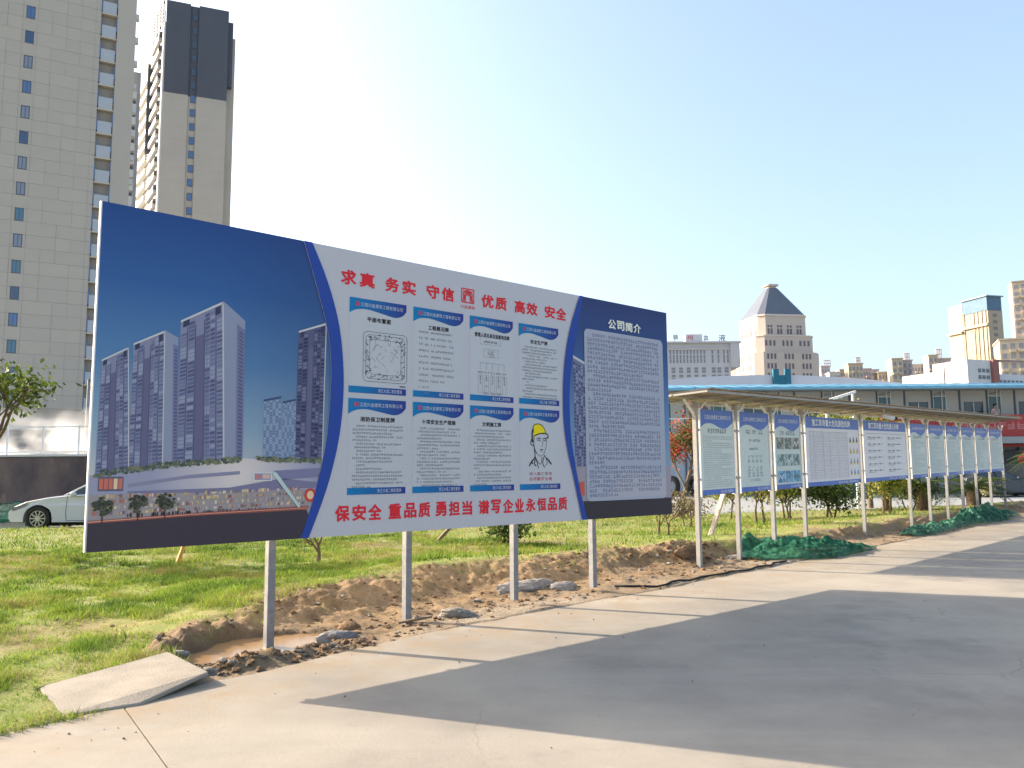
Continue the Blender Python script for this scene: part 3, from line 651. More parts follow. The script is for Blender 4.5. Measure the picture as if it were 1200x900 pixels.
            flat(mb, spline(head([(.20, .80), (.17, .90), (.24, .975), (.40, 1.0), (.56, .97), (.68, .88), (.72, .79)]), 5) + head([(.60, .775), (.45, .765), (.32, .74), (.24, .70), (.19, .73)]), -.006, YEL)
            for pts, wdt in [([(.20, .80), (.17, .90), (.24, .975), (.40, 1.0), (.56, .97), (.68, .88), (.73, .79)], .016), ([(.19, .72), (.32, .755), (.48, .785), (.62, .79), (.76, .785), (.84, .74), (.82, .69), (.76, .70)], .022),
                             ([(.19, .90), (.14, .82), (.13, .70), (.15, .58)], .034), ([(.12, .66), (.07, .60), (.09, .53), (.16, .52)], .018), ([(.16, .52), (.21, .50), (.22, .44)], .016), ([(.22, .70), (.20, .60), (.21, .50), (.26, .40), (.34, .33)], .016),
                             ([(.34, .33), (.46, .28), (.58, .30), (.68, .38), (.74, .50), (.76, .62), (.74, .70)], .008), ([(.33, .66), (.42, .685), (.52, .66)], .016), ([(.60, .655), (.68, .68), (.75, .655)], .016),
                             ([(.36, .625), (.43, .64), (.50, .615)], .013), ([(.61, .615), (.67, .635), (.73, .615)], .013), ([(.57, .62), (.60, .52), (.55, .495)], .007), ([(.47, .415), (.54, .425), (.62, .415)], .014), ([(.50, .39), (.57, .385)], .010),
                             ([(.22, .46), (.25, .30), (.28, .20)], .018), ([(.20, .26), (.30, .20), (.36, .08), (.40, .0)], .016), ([(.28, .24), (.38, .14), (.50, .10), (.56, .26)], .010), ([(.68, .30), (.58, .14), (.66, .02)], .016), ([(.68, .30), (.78, .14), (.70, .06)], .010),
                             ([(.22, .22), (.08, .14), (.0, .05)], .026), ([(.10, .15), (.14, .10)], .03), ([(.74, .24), (.88, .16), (.98, .09)], .024), ([(.84, .2), (.9, .12)], .028), ([(.25, .2), (.22, .1), (.30, .06)], .024)]:
                ribbon(mb, spline(head(pts), 4), wdt * .62, -.0068, OUT)
            DR = imat(176, 60, 84)
            text(mb, '进入施工现场', 4.762, 5.14, .556, .600, -.0055, imat(150, 74, 96)); text(mb, '必须戴安全帽', 4.762, 5.14, .494, .540, -.0055, DR)
        else:
            n = 18; cnt = []; ind = []
            while len(cnt) < n:
                ind.append(len(cnt)); k = rn.choice((1, 2, 2, 3)); cnt += [1] * (k - 1) + [rn.uniform(.15, .95)]
            lines(mb, x0 + .05, x1 - .04, zt - .265, .0355, .019, cnt[:n], -.0055, GRY, .0215, 7 + r * 4 + c_, indent=ind)
        mb.build('sheet_print', sh)

# ------------------------------------------------------------------ the roofed row of display boards
SL = 0.0155
sh = thing('display_shelter', 'long row of display boards under a narrow sloping roof on slim steel posts', 'notice board', (2.97, 13.16, 0), R(47.3))
PX = [0, 1.35, 2.72, 4.12, 7.33, 10.65, 12.28, 13.95, 15.58, 17.2, 19.0, 20.93]
M_post = mat('weathered_steel', (0.34, 0.33, 0.315), .5, (0.28, 0.27, 0.26), 7, bump=.05, metal=.2)
M_tin = mat('roof_tin', (0.42, 0.36, 0.27), .6, (0.30, 0.25, 0.185), 3, transl=.4)
for x in PX:
    mb = MB(); mb.box(x - .035, x + .035, -.035, .035, -.15, 2.66 + SL * x, M_post); mb.build('post', sh)
    mb = MB(); zt = 2.66 + SL * x
    mb.bar((x, 0, zt - .24), (x - .34, -.0, zt + .02), .035, M_white); mb.build('brace', sh); mb = MB(); mb.bar((x, 0, zt - .24), (x + .34, 0, zt + .02), .035, M_white)
    mb.build('brace', sh)
nz = lambda x: 2.75 + .0235 * x; fz = lambda x: 2.69 + .020 * x
x0, x1 = -.72, 21.1; YN, YF = -.62, .62
mb = MB()
mb.bar((x0, YN, nz(x0)), (x1, YN, nz(x1)), .035, M_post); mb.bar((x0, YF, fz(x0)), (x1, YF, fz(x1)), .035, M_post)
mb.bar((x0, 0, (nz(x0) + fz(x0)) / 2 + .005), (x1, 0, (nz(x1) + fz(x1)) / 2 + .005), .03, M_post); mb.build('roof_beam', sh)
for k in range(24):
    x = x0 + .03 + k * (x1 - x0 - .06) / 23; mb = MB(); mb.bar((x, YN, nz(x) + .005), (x, YF, fz(x) + .005), .035, M_post); mb.build('rafter', sh)
nsh = 18
for k in range(nsh):
    a = x0 + k * (x1 - x0) / nsh; b = a + (x1 - x0) / nsh - .012; mb = MB()
    N = 12; vs = []
    for i in range(N + 1):
        x = a + (b - a) * i / N; h = .032 + (.012 if i % 2 else 0)
        vs += [(x, YN - .06, nz(x) + h), (x, YF + .06, fz(x) + h), (x, YN - .06, nz(x) + h + .006), (x, YF + .06, fz(x) + h + .006)]
    fs = []
    for i in range(N):
        o = 4 * i; fs += [(o, o + 1, o + 5, o + 4), (o + 2, o + 6, o + 7, o + 3), (o, o + 4, o + 6, o + 2), (o + 1, o + 3, o + 7, o + 5)]
    mb.add(vs, fs, M_tin); mb.build('roof_sheet', sh)
PB = lambda x: 1.13 + .0145 * x; PT = lambda x: 2.535 + .016 * x
BBL = mat('board_blue', (0.05, 0.12, 0.42), .4, (0.07, 0.16, 0.5), .8)
PALE = mat('board_pale', (0.52, 0.60, 0.58), .35, (0.56, 0.63, 0.60), .6)
PWH = mat('board_white', (0.66, 0.64, 0.68), .35, (0.70, 0.69, 0.71), .6)
T1 = mat('print_grey', (0.20, 0.24, 0.26), .5); T2 = mat('print_dark', (0.06, 0.08, 0.10), .5); TW = mat('print_white', (0.78, 0.79, 0.82), .4)
pairs = [(.12, 1.23), (1.47, 2.60), (2.86, 3.99), (4.27, 7.17), (7.48, 10.47), (10.85, 12.15), (12.42, 13.82), (14.09, 15.46), (15.72, 17.08), (17.34, 18.88), (19.14, 20.8)]
for i, (a, b) in enumerate(pairs):
    large = i in (3, 4); m0 = (PB(a) + PB(b)) / 2 - PB(a); sl = .0152
    sq = lambda x, z: z + sl * (x - a)
    mb = MB()
    def sbox(x0, x1, y0, y1, z0, z1, m):
        vs = [(x, y, sq(x, zz)) for zz in (z0, z1) for y in (y0, y1) for x in (x0, x1)]
        mb.add(vs, [(0, 2, 3, 1), (4, 5, 7, 6), (0, 1, 5, 4), (2, 6, 7, 3), (0, 4, 6, 2), (1, 3, 7, 5)], m)
    zb, zt = PB(a), PT(a); H_ = zt - zb
    sbox(a, b, -.02, .02, zb, zt, PWH if large else PALE)
    dp = mb.build('display_board', sh)
    for sg, e in ((-1, a), (1, b)):
        mb = MB(); l, h = sorted((e + sg * .03, e + sg * .001)); sbox(l, h, -.03, .03, zb - .02, zt + .02, M_white)
        for zz in (zb + .25, zt - .35): l, h = sorted((e + sg * .10, e + sg * .029)); sbox(l, h, -.012, .012, zz, zz + .03, M_galv)
        mb.build('board_frame', dp)
    def pq(pts, y, m): mb.poly([(x, y, sq(x, zz)) for x, zz in pts], m)
    mb = MB(); wd = b - a
    if large:
        pq([(a, zt - .23), (b, zt - .23), (b, zt), (a, zt)], -.023, BBL)
    else:
        wv = spline([(a, zt - .30), (a + .15 * wd, zt - .235), (a + .35 * wd, zt - .23), (a + .6 * wd, zt - .30), (a + .78 * wd, zt - .30), (a + .92 * wd, zt - .24), (b, zt - .20)], 4)
        pq([(a, zt)] + wv + [(b, zt)], -.023, BBL)
    mb.build('header_band', dp); mb = MB(); pq([(a, zb), (b, zb), (b, zb + .085), (a, zb + .085)], -.023, BBL); mb.build('footer_band', dp)
    mb = MB(); tmp = MB()
    if large: text(tmp, '施工现场重大危险源告知牌' if i == 3 else '施工现场重大危险源公示牌', a + .11 * wd, a + .83 * wd, zt - .19, zt - .04, -.026, TW, True)
    else: text(tmp, '江西兴金建筑工程有限公司', a + .12 * wd, a + .93 * wd, zt - .165, zt - .085, -.026, TW)
    tmp.v = [(x, y, sq(x, zz)) for x, y, zz in tmp.v]; tmp.build('board_lettering', dp); tmp = MB()
    text(tmp, '南江大道二期安置房', a + .55 * wd, a + .95 * wd, zb + .018, zb + .068, -.026, TW)
    tmp.v = [(x, y, sq(x, zz)) for x, y, zz in tmp.v]; tmp.build('board_lettering', dp)
    tmp = MB(); rn = random.Random(i + 60)
    if not large: lines(tmp, a + .2 * wd, a + .8 * wd, zt - .315, .1, .075, [1], -.023, T2, .6 * wd / 8.2, i)
    if i == 1:
        lines(tmp, a + .3 * wd, a + .7 * wd, zt - .48, .15, .04, [1, .9], -.023, T2, .05, 2)
        for k in range(4):
            x = a + .24 * wd + k * .14 * wd; ribbon(tmp, [(x + .04, zt - .78), (x + .04, zt - .86)], .008, -.0235, T1)
            lines(tmp, x, x + .09, zt - .86, .05, .035, [1, 0, 1, 1, 1, 1], -.023, T2, .045, k)
        ribbon(tmp, [(a + .28 * wd, zt - .78), (a + .74 * wd, zt - .78)], .008, -.0235, T1); lines(tmp, a + .3 * wd, a + .65 * wd, zb + .22, .08, .04, [1], -.023, T1, .05, 2)
    elif i == 2:
        pc = [mat('photo_a', (.10, .12, .11), .4, (.38, .36, .32), 14, lo=.45, hi=.55), mat('photo_b', (.10, .17, .17), .4, (.38, .48, .48), 10, lo=.45, hi=.55), mat('photo_c', (.06, .16, .28), .4, (.18, .42, .60), 9, lo=.45, hi=.55)]
        for rr in range(3):
            for k in range(3):
                x = a + .06 * wd + k * .31 * wd; zz = zt - .66 - rr * .315; rect(tmp, x, x + .28 * wd, zz, zz + .22, -.023, pc[rr])
                ribbon(tmp, [(x + .02, zz + .05), (x + .10, zz + .14), (x + .17, zz + .07), (x + .26, zz + .16)], .02, -.0235, [T2, mat('photo_leaf', (.08, .2, .12), .5), TW][(k + rr) % 3])
    elif i == 3:
        for k in range(30): zz = zt - .30 - k * .033; lines(tmp, a + .06 * wd, a + .76 * wd, zz, .1, .014, [1], -.023, LGT if k % 3 else GRY, .05, k)
        for x in (.06, .14, .3, .42, .58, .76): ribbon(tmp, [(a + x * wd, zt - .28), (a + x * wd, zb + .12)], .006, -.0232, LGT)
        for rr in range(4):
            for k in range(3):
                x, zz = a + (.80 + k * .068) * wd, zt - .50 - rr * .235; rect(tmp, x, x + .12, zz - .03, zz, -.023, mat('tag_yellow', (.65, .50, .10), .5))
                flat(tmp, [(x + .01, zz), (x + .11, zz), (x + .06, zz + .12)], -.0235, [T2, mat('tag_ochre', (.5, .33, .10), .5), T1, mat('tag_blue', (.08, .22, .5), .5)][rr])
    elif i == 4:
        for cc in range(2):
            for rr in range(6):
                x, zz = a + (.08 + .45 * cc) * wd, zt - .38 - rr * .155; lines(tmp, x, x + .38 * wd, zz, .04, .022, [.9, .45], -.023, GRY, .055, rr + 7 * cc)
                for k in range(3): flat(tmp, ellip(x + .12 + k * .33, zz - .01, .05, .022, 8), -.0232, T1)
        ribbon(tmp, [(a + .05 * wd, zt - .30), (b - .1, zt - .30)], .006, -.0232, GRY)
    else:
        n = 24; lines(tmp, a + .07, b - .06, zt - .44, .036, .018, [rn.choice((1, 1, 1, .6, .3, .9)) for _ in range(n)], -.023, mat('print_pale', (0.27, .31, .33), .5), .05, i)
    tmp.v = [(x, y, sq(x, zz)) for x, y, zz in tmp.v]; tmp.build('board_print', dp)
mb = MB(); mb.bar((8.4, -.2, 2.95), (8.4, -.2, 2.80), .03, M_white); mb.tube([(8.32, -.2, 2.78), (8.56, -.36, 2.73)], [.055, .06], M_white, 10); mb.tube([(8.56, -.36, 2.73), (8.62, -.4, 2.715)], [.05, .045], M_dark, 10)
tag(mb.build('security_camera', None, (2.97, 13.16, 0), R(47.3)), 'small white security camera hanging under the roof of the display boards', 'camera')

# ------------------------------------------------------------------ grass, clods and stones
def gz(x, y):
    s, t = ST(np.array([x], float), np.array([y], float)); return float(ground(s, t)[0][0])
def leafmat(n, c, tr=.35): return mat(n, c, .6, tuple(q * .62 for q in c), 3, transl=tr, spec=.25)
G_m = [leafmat('blade_green', (0.175, 0.285, 0.035), .45), leafmat('blade_yellow', (0.27, 0.345, 0.05), .45), leafmat('blade_dark', (0.08, 0.15, 0.022), .4), leafmat('blade_straw', (0.42, 0.33, 0.14), .3)]
def grass():
    rs = np.random.RandomState(3); X = []; Y_ = []; H = []; Wd = []
    def zone(n, s0, s1, t0, t1, h, wd):
        s = rs.uniform(s0, s1, n); t = rs.uniform(t0, t1, n); x, y = W(s, t); X.append(x); Y_.append(y)
        H.append(np.full(n, h)); Wd.append(np.full(n, wd))
    zone(260000, -3.6, 4.5, -.3, 5.2, .055, .0085)
    zone(170000, -4.5, 9, 3.0, 11, .06, .013)
    zone(90000, -4, 20, 2, 20, .065, .020)
    zone(50000, -8, 30, 1.2, 24, .07, .028)
    x, y, h, wd = map(np.concatenate, (X, Y_, H, Wd))
    s, t = ST(x, y); z, g, wet = ground(s, t)
    clump = fbm(x, y, 3.2, 3, 51) + .5 * fbm(x, y, .8, 2, 52)
    keep = (rs.rand(len(x)) < g * np.clip(.62 + 2.2 * clump, .06, 1)) & (y < far_edge_y(x) - .1) & (z > -.03)
    # nothing grows through the tilted slab
    ins = np.zeros(len(x), bool); c_ = [(-3.42, 6.02), (-2.9, 5.40), (-2.52, 5.66), (-2.27, 6.22), (-2.85, 6.88)]
    for i in range(5):
        (x1, y1), (x2, y2) = c_[i], c_[(i + 1) % 5]
        ins ^= ((y1 > y) != (y2 > y)) & (x < (x2 - x1) * (y - y1) / (y2 - y1) + x1)
    keep &= ~ins
    x, y, z, h, wd, clump, s, t = (a[keep] for a in (x, y, z, h, wd, clump, s, t)); n = len(x)
    h = h * np.clip(1 + 2.6 * clump, .45, 2.2) * rs.uniform(.6, 1.35, n)
    an = rs.uniform(0, 6.283, n); le = rs.normal(0, .35, (n, 2)) * h[:, None] * 1.2
    dx, dy = np.cos(an) * wd / 2, np.sin(an) * wd / 2
    V = np.empty((n, 3, 3)); z = z - .012
    V[:, 0] = np.stack([x - dx, y - dy, z], 1); V[:, 1] = np.stack([x + dx, y + dy, z], 1); V[:, 2] = np.stack([x + le[:, 0], y + le[:, 1], z + h], 1)
    me = np_mesh('lawn_grass', V.reshape(-1, 3), np.arange(3 * n).reshape(-1, 3), G_m, tri=True)
    pn = fbm(x, y, 1.1, 3, 55) + rs.normal(0, .12, n); far = np.clip((t - 2) / 8, 0, 1)
    k = np.where(pn > .21 - .08 * far, 3, np.where(pn > -.02 - .05 * far, 1, np.where(pn > -.2, 0, 2)))
    me.polygons.foreach_set('material_index', k.astype(np.int32)); me.update()
    return me
o = stuff(place(grass(), 'lawn_grass')); o['label'] = 'short yellow-green grass in uneven tufts over the field'; o['category'] = 'grass'

def lump(r, seed, sub=1, flat_=(1, 1, .6), amp=.35):
    bm = bmesh.new(); bmesh.ops.create_icosphere(bm, subdivisions=sub, radius=1)
    rn = random.Random(seed); ph = [rn.uniform(0, 6) for _ in range(6)]
    for v in bm.verts:
        c = v.co; d = 1 + amp * (math.sin(2.3 * c.x + ph[0]) * math.sin(2.9 * c.y + ph[1]) + .5 * math.sin(5.1 * c.z + ph[2] + 3 * c.x)) + rn.uniform(-.5, .5) * amp
        v.co = Vector((c.x * flat_[0], c.y * flat_[1], c.z * flat_[2])) * d * r
    vs = [tuple(v.co) for v in bm.verts]; fs = [tuple(v.index for v in f.verts) for f in bm.faces]; bm.free(); return vs, fs
PR = [lump(1, k, 2, (1, .75, .5), .3) for k in range(14)]
def clods():
    rs = random.Random(5); mb = MB(); n = 0
    spots = []
    for k in range(1100): spots.append((rs.uniform(-.1, 10.5), rs.gauss(1.9, .75), rs.choice((.008, .01, .014, .02, .034))))
    for k in range(300): spots.append((rs.uniform(0.05, 1.75), rs.gauss(.27, .12), rs.choice((.008, .012, .016, .022, .034))))
    for k in range(380): spots.append((rs.uniform(1.2, 5.5), rs.gauss(.75, .4), rs.choice((.006, .01, .012, .02, .03))))
    for k in range(220): spots.append((rs.gauss(9.3, .6), rs.gauss(1.5, .35), rs.choice((.01, .02, .03, .05))))
    for k in range(300): spots.append((rs.uniform(6, 20), rs.gauss(.6, .35), rs.choice((.01, .02, .03))))
    S_ = np.array([q[0] for q in spots]); T_ = np.array([q[1] for q in spots]); Z, gq, wq = ground(S_, T_)
    for (s, t, r), z_, g_ in zip(spots, Z, gq):
        if g_ > .6 or z_ < -.05 or t < -.12: continue
        vs, fs = PR[rs.randrange(14)]; x, y = W(s, t); c, d = math.cos(rs.uniform(0, 6)), 0; a = rs.uniform(0, 6.28); ca, sa = math.cos(a), math.sin(a); r *= rs.uniform(.6, 1.3)
        mb.add([(x + r * (ca * p[0] - sa * p[1]), y + r * (sa * p[0] + ca * p[1]), z_ + r * (p[2] + .15)) for p in vs], fs, M_mudstone if rs.random() < .8 else M_stone)
    return mb.build('dirt_rubble')
def grit():
    rs = random.Random(15); mb = MB(); MP = mat('grit', (.17, .13, .095), .9)
    for k in range(130):
        s = rs.uniform(-4, 16); t = -abs(rs.gauss(0, .55)) if k % 3 else -rs.uniform(.2, 6); r = rs.choice((.003, .004, .005, .006, .009)); x, y = W(s, t + float(edge_t(s)))
        vs, fs = PR0[rs.randrange(6)]; mb.add([(x + r * p[0], y + r * p[1], .001 + r * .6 + r * p[2]) for p in vs], fs, MP)
    return mb.build('gravel')
PR0 = [lump(1, k + 30, 1, (1, .8, .6), .3) for k in range(6)]
o = stuff(grit()); o['label'] = 'loose grit scattered over the concrete pavement'; o['category'] = 'grit'
o = stuff(clods()); o['label'] = 'crumbled brown clods of earth along the dug bank'; o['category'] = 'earth'
def stone(label, s, t, r, fl, seed, m, dz=0, name='stone', rz=0):
    x, y = W(s, t); vs, fs = lump(1, seed, 4, (1, 1, 1), .10); P = np.array(vs)
    d = 1 + .25 * fbm(P[:, 0] * 3.1 + P[:, 1], P[:, 2] * 3.3 - P[:, 0], 2.2, 4, seed + 5) + .75 * fbm(P[:, 0] * 1.3 + P[:, 2], P[:, 1] * 1.3 - P[:, 2], 1.0, 3, seed) + .45 * np.abs(fbm(P[:, 0] + P[:, 1], P[:, 2] + P[:, 1] * .6, 2.6, 4, seed + 1))
    P = P * d[:, None] * r * np.array(fl); mb = MB(); mb.add(P.tolist(), fs, m); o = mb.build(name, None, (x, y, gz(x, y) + dz), rz, smooth=True)
    return tag(o, label, 'stone')
st_s = lambda px, py: None
stone('flat grey stone lying in the muddy puddle', .86, .82, .17, (1.25, .55, .28), 71, M_stone, .075, rz=.9)
M_pale = mat('pale_plaster', (0.36, 0.31, 0.27), .9, (0.22, 0.18, 0.15), 6, bump=.6)
M_sack = mat('grey_sacking', (0.29, 0.265, 0.245), .9, (0.17, 0.15, 0.14), 10, bump=.7, bscale=25)
stone('crumpled grey cement lump at the puddle edge beside the wooden board', 1.66, .66, .12, (1.5, .6, .6), 72, M_sack, .0, rz=.5)
stone('small brown boulder in the dug bank between the first two posts', 2.02, 1.0, .09, (1.3, .9, .8), 74, M_mudstone, .0)
stone('rounded grey stone beside the second billboard post', 3.12, .62, .13, (1.4, .7, .5), 75, M_stone, .02)
stone('long pale lump of hardened mortar behind the third billboard post', 4.95, 1.25, .22, (1.9, .6, .5), 76, M_sack, .0, rz=.75)
stone('shorter grey mortar lump just past the third billboard post', 5.38, 1.02, .15, (1.6, .7, .6), 77, M_sack, .0, rz=.8)
stone('small pale stone between the puddle and the tilted slab', .16, .76, .05, (1.4, .8, .7), 78, M_sack, .02)
stone('yellowish stone at the raised corner of the tilted slab', .14, .28, .075, (1.3, .9, .7), 79, M_stone, .01)
stone('block of rubble concrete in front of the first display post', 8.95, 1.3, .125, (2.2, .7, .8), 80, M_mudstone, .05, rz=.78)
stone('low pale stone on the sand between the first two display posts', 10.1, 1.0, .13, (1.4, .8, .5), 81, M_pale, .02)
stone('brown stone on the pavement edge below the billboard', 1.2, -.06, .05, (1.5, .8, .35), 82, M_mudstone, .0)
def plank(name, label, a, b, wd, th, m, cat): mb = MB(); mb.bar(a, b, wd, m, th); return tag(mb.build(name), label, cat)
M_wood = mat('raw_wood', (0.50, 0.38, 0.23), .75, (0.38, 0.27, 0.15), 3, bump=.2, vec=(1, 1, 8)); M_oldwood = mat('old_wood', (0.13, 0.09, 0.055), .8, (.2, .14, .08), 4)
x, y = W(1.55, 1.02); plank('wood_plank', 'short pale wooden board lying on the mud behind the first post', (x - .12, y - .1, gz(x, y) + .06), (x + .22, y + .05, gz(x, y) + .10), .09, .02, mat('pale_board', (.6, .52, .40), .7), 'plank')
x, y = W(2.62, .62); plank('wood_plank', 'thin dark wooden lath lying at the foot of the second post', (x - .22, y - .14, gz(x, y) + .03), (x + .1, y + .1, gz(x, y) + .05), .05, .02, M_oldwood, 'plank')
plank('garden_stake', 'yellow bamboo stake leaning in the grass under the blue billboard end', (-5.30, 12.9, .02), (-5.12, 13.05, .72), .055, .055, mat('bamboo', (.50, .28, .06), .6, (.36, .19, .04), 9), 'stake')
plank('garden_stake', 'dark wooden stake leaning in the grass behind the second post', (-1.63, 16.85, .05), (-1.1, 17.1, .62), .075, .06, M_oldwood, 'stake')
x, y = 3.98, 16.8
plank('wood_plank', 'tilted grey timber board propped under the first display board', (x, y, .05), (x + .42, y + .15, 1.15), .14, .04, mat('grey_timber', (.42, .36, .31), .8, (.30, .25, .21), 5), 'plank')
# black hose along the pavement edge
mb = MB(); pts = []
for k, s in enumerate(np.arange(5.9, 10.2, .2)):
    t = float(np.interp(s, [5.9, 6.3, 7.5, 9.0, 10.2], [.55, .16, .17, .10, .14])) + .03 * math.sin(k * 1.7); x, y = W(s, t); pts.append((x, y, max(gz(x, y), 0) + .018))
mb.tube(pts, .016, M_dark, 6); tag(mb.build('hose', smooth=True), 'thin black hose running along the pavement edge past the last billboard post', 'hose')

# ------------------------------------------------------------------ green safety netting
def net_mat(n, c):
    m = bpy.data.materials.new(n); m.use_nodes = True; nt = m.node_tree; p = nt.nodes['Principled BSDF']; out = nt.nodes['Material Output']
    p.inputs['Roughness'].default_value = .8; p.inputs['Specular IOR Level'].default_value = .2
    tc = nt.nodes.new('ShaderNodeTexCoord'); t = nt.nodes.new('ShaderNodeBsdfTranslucent'); x = nt.nodes.new('ShaderNodeMixShader'); x.inputs[0].default_value = .3
    n1 = nt.nodes.new('ShaderNodeTexNoise'); n1.inputs['Scale'].default_value = 3.2; n1.inputs['Detail'].default_value = 7; link(nt, tc.outputs['Object'], n1.inputs['Vector'])
    mr = nt.nodes.new('ShaderNodeMapRange'); mr.inputs[1].default_value = .40; mr.inputs[2].default_value = .64; link(nt, n1.outputs[0], mr.inputs[0])
    mx = nt.nodes.new('ShaderNodeMix'); mx.data_type = 'RGBA'; link(nt, mr.outputs[0], mx.inputs[0]); mx.inputs[6].default_value = (*[q * .45 for q in c], 1); mx.inputs[7].default_value = (c[0] * 2.2 + .01, c[1] * 1.25, c[2] * 1.3, 1)
    link(nt, mx.outputs[2], p.inputs['Base Color']); link(nt, mx.outputs[2], t.inputs[0])
    b = nt.nodes.new('ShaderNodeBump'); b.inputs['Distance'].default_value = .05; n2 = nt.nodes.new('ShaderNodeTexNoise'); n2.inputs['Scale'].default_value = 14; n2.inputs['Detail'].default_value = 6; link(nt, tc.outputs['Object'], n2.inputs['Vector'])
    link(nt, n2.outputs[0], b.inputs['Height']); link(nt, b.outputs[0], p.inputs['Normal'])
    link(nt, p.outputs[0], x.inputs[1]); link(nt, t.outputs[0], x.inputs[2])
    # open weave: part of the light passes straight through
    tr_ = nt.nodes.new('ShaderNodeBsdfTransparent'); y = nt.nodes.new('ShaderNodeMixShader'); n3 = nt.nodes.new('ShaderNodeTexNoise'); n3.inputs['Scale'].default_value = 90; link(nt, tc.outputs['Object'], n3.inputs['Vector'])
    m3 = nt.nodes.new('ShaderNodeMapRange'); m3.inputs[1].default_value = .52; m3.inputs[2].default_value = .62; m3.inputs[4].default_value = .8; link(nt, n3.outputs[0], m3.inputs[0]); link(nt, m3.outputs[0], y.inputs[0])
    link(nt, x.outputs[0], y.inputs[1]); link(nt, tr_.outputs[0], y.inputs[2]); link(nt, y.outputs[0], out.inputs[0]); return m
M_net = net_mat('green_net', (0.02, 0.18, 0.105)); M_net2 = net_mat('faded_net', (0.045, 0.22, 0.145))
def heap(name, label, s0, s1, tfun, hw, hh, m, seed):
    ns_, nt2 = int((s1 - s0) / .026), 64; V = []
    S1, Q = np.meshgrid(np.linspace(s0, s1, ns_), np.linspace(-1, 1, nt2), indexing='ij'); s, q = S1.ravel(), Q.ravel()
    tc_, wdt, hgt = tfun(s), np.interp(s, *hw), np.interp(s, *hh)
    wq = 1 + .5 * fbm(s, q * 0 + seed, 1.6, 3, seed); t = tc_ + q * wdt * wq
    base = np.maximum(ground(s, t)[0], 0)
    prof = np.clip(1 - q * q, 0, 1) ** .6
    fold = np.abs(fbm(s * 1.3 + 1.2 * fbm(s, t, 1.1, 2, seed + 3), t * 1.1, 2.3, 3, seed + 1)) * 1.9
    fold2 = np.abs(fbm(s + t, t - s * .4, 4.6, 3, seed + 2)) * .9
    wq1, wq2 = fbm(s, t, 1.3, 3, seed + 3), fbm(s, t, 1.5, 3, seed + 4)
    f1 = np.abs(fbm(s + 1.1 * wq1, t * .8 + .9 * wq2, 2.0, 2, seed + 1)); f2 = np.abs(fbm(s * 1.4 + t + .6 * wq2, t * .7 - s * .3, 4.6, 2, seed + 2)); f3 = np.abs(fbm(s - t * .6 + .4 * wq1, t + s * .5, 10, 2, seed + 5))
    z = base + .012 + hgt * prof * np.clip(.42 + 1.0 * wq1, .15, .9) + (.85 * f1 + .60 * f2 + .36 * f3) * np.clip(hgt / .26, .18, .85) * prof ** .4
    x, y = W(s, t); I = np.arange(ns_ * nt2).reshape(ns_, nt2)
    q4 = np.stack([I[:-1, :-1], I[1:, :-1], I[1:, 1:], I[:-1, 1:]], -1).reshape(-1, 4)
    x = x + .14 * fbm(s, t, 4, 4, seed + 7); y = y + .14 * fbm(s, t, 4, 4, seed + 8)
    return tag(place(np_mesh(name, np.stack([x, y, z], 1), q4, [m], smooth=True), name), label, 'netting')
heap('safety_net', 'crumpled heap of dark green safety netting at the fourth display post', 10.0, 13.35, lambda s: np.interp(s, [9.7, 11, 12.3, 13.4], [.75, .66, .45, -.12]), ([10.0, 10.5, 11.3, 12.4, 13.35], [.15, .55, .85, .6, .12]), ([10.0, 10.6, 11.3, 12.2, 12.8, 13.35], [.02, .05, .16, .17, .10, .03]), M_net, 61)
heap('safety_net', 'long strip of faded green netting along the pavement edge at the far end', 16.6, 27.5, lambda s: np.interp(s, [16.6, 18, 22, 27.5], [.3, .32, .42, .6]), ([16.6, 17.5, 22, 24, 27.5], [.15, .30, .25, .5, .3]), ([16.6, 17.5, 20, 21.5, 23, 25, 27.5], [.04, .14, .10, .14, .30, .18, .08]), M_net2, 65)

# ------------------------------------------------------------------ shrubs and trees
def leaves(P, size, mats, seed, name, aspect=.55, droop=0.):
    rs = np.random.RandomState(seed); P = np.asarray(P, float); n = len(P)
    a = rs.normal(size=(n, 3)); a[:, 2] -= droop; a /= np.linalg.norm(a, axis=1)[:, None]
    b = np.cross(a, rs.normal(size=(n, 3))); b /= np.linalg.norm(b, axis=1)[:, None]
    L = size * rs.uniform(.6, 1.3, n)[:, None]; wd = L * aspect
    V = np.stack([P, P + a * L * .5 + b * wd * .5, P + a * L, P + a * L * .5 - b * wd * .5], 1)
    me = np_mesh(name, V.reshape(-1, 3), np.arange(4 * n).reshape(-1, 4), mats)
    cl = fbm(P[:, 0] * 1.0 + P[:, 2], P[:, 1] + P[:, 2] * .7, 1.3 / max(size * 6, .3), 2, seed) + rs.normal(0, .14, n)
    k = np.clip(((cl + .3) / .6 * len(mats)).astype(int), 0, len(mats) - 1)
    me.polygons.foreach_set('material_index', k.astype(np.int32)); me.update(); return me
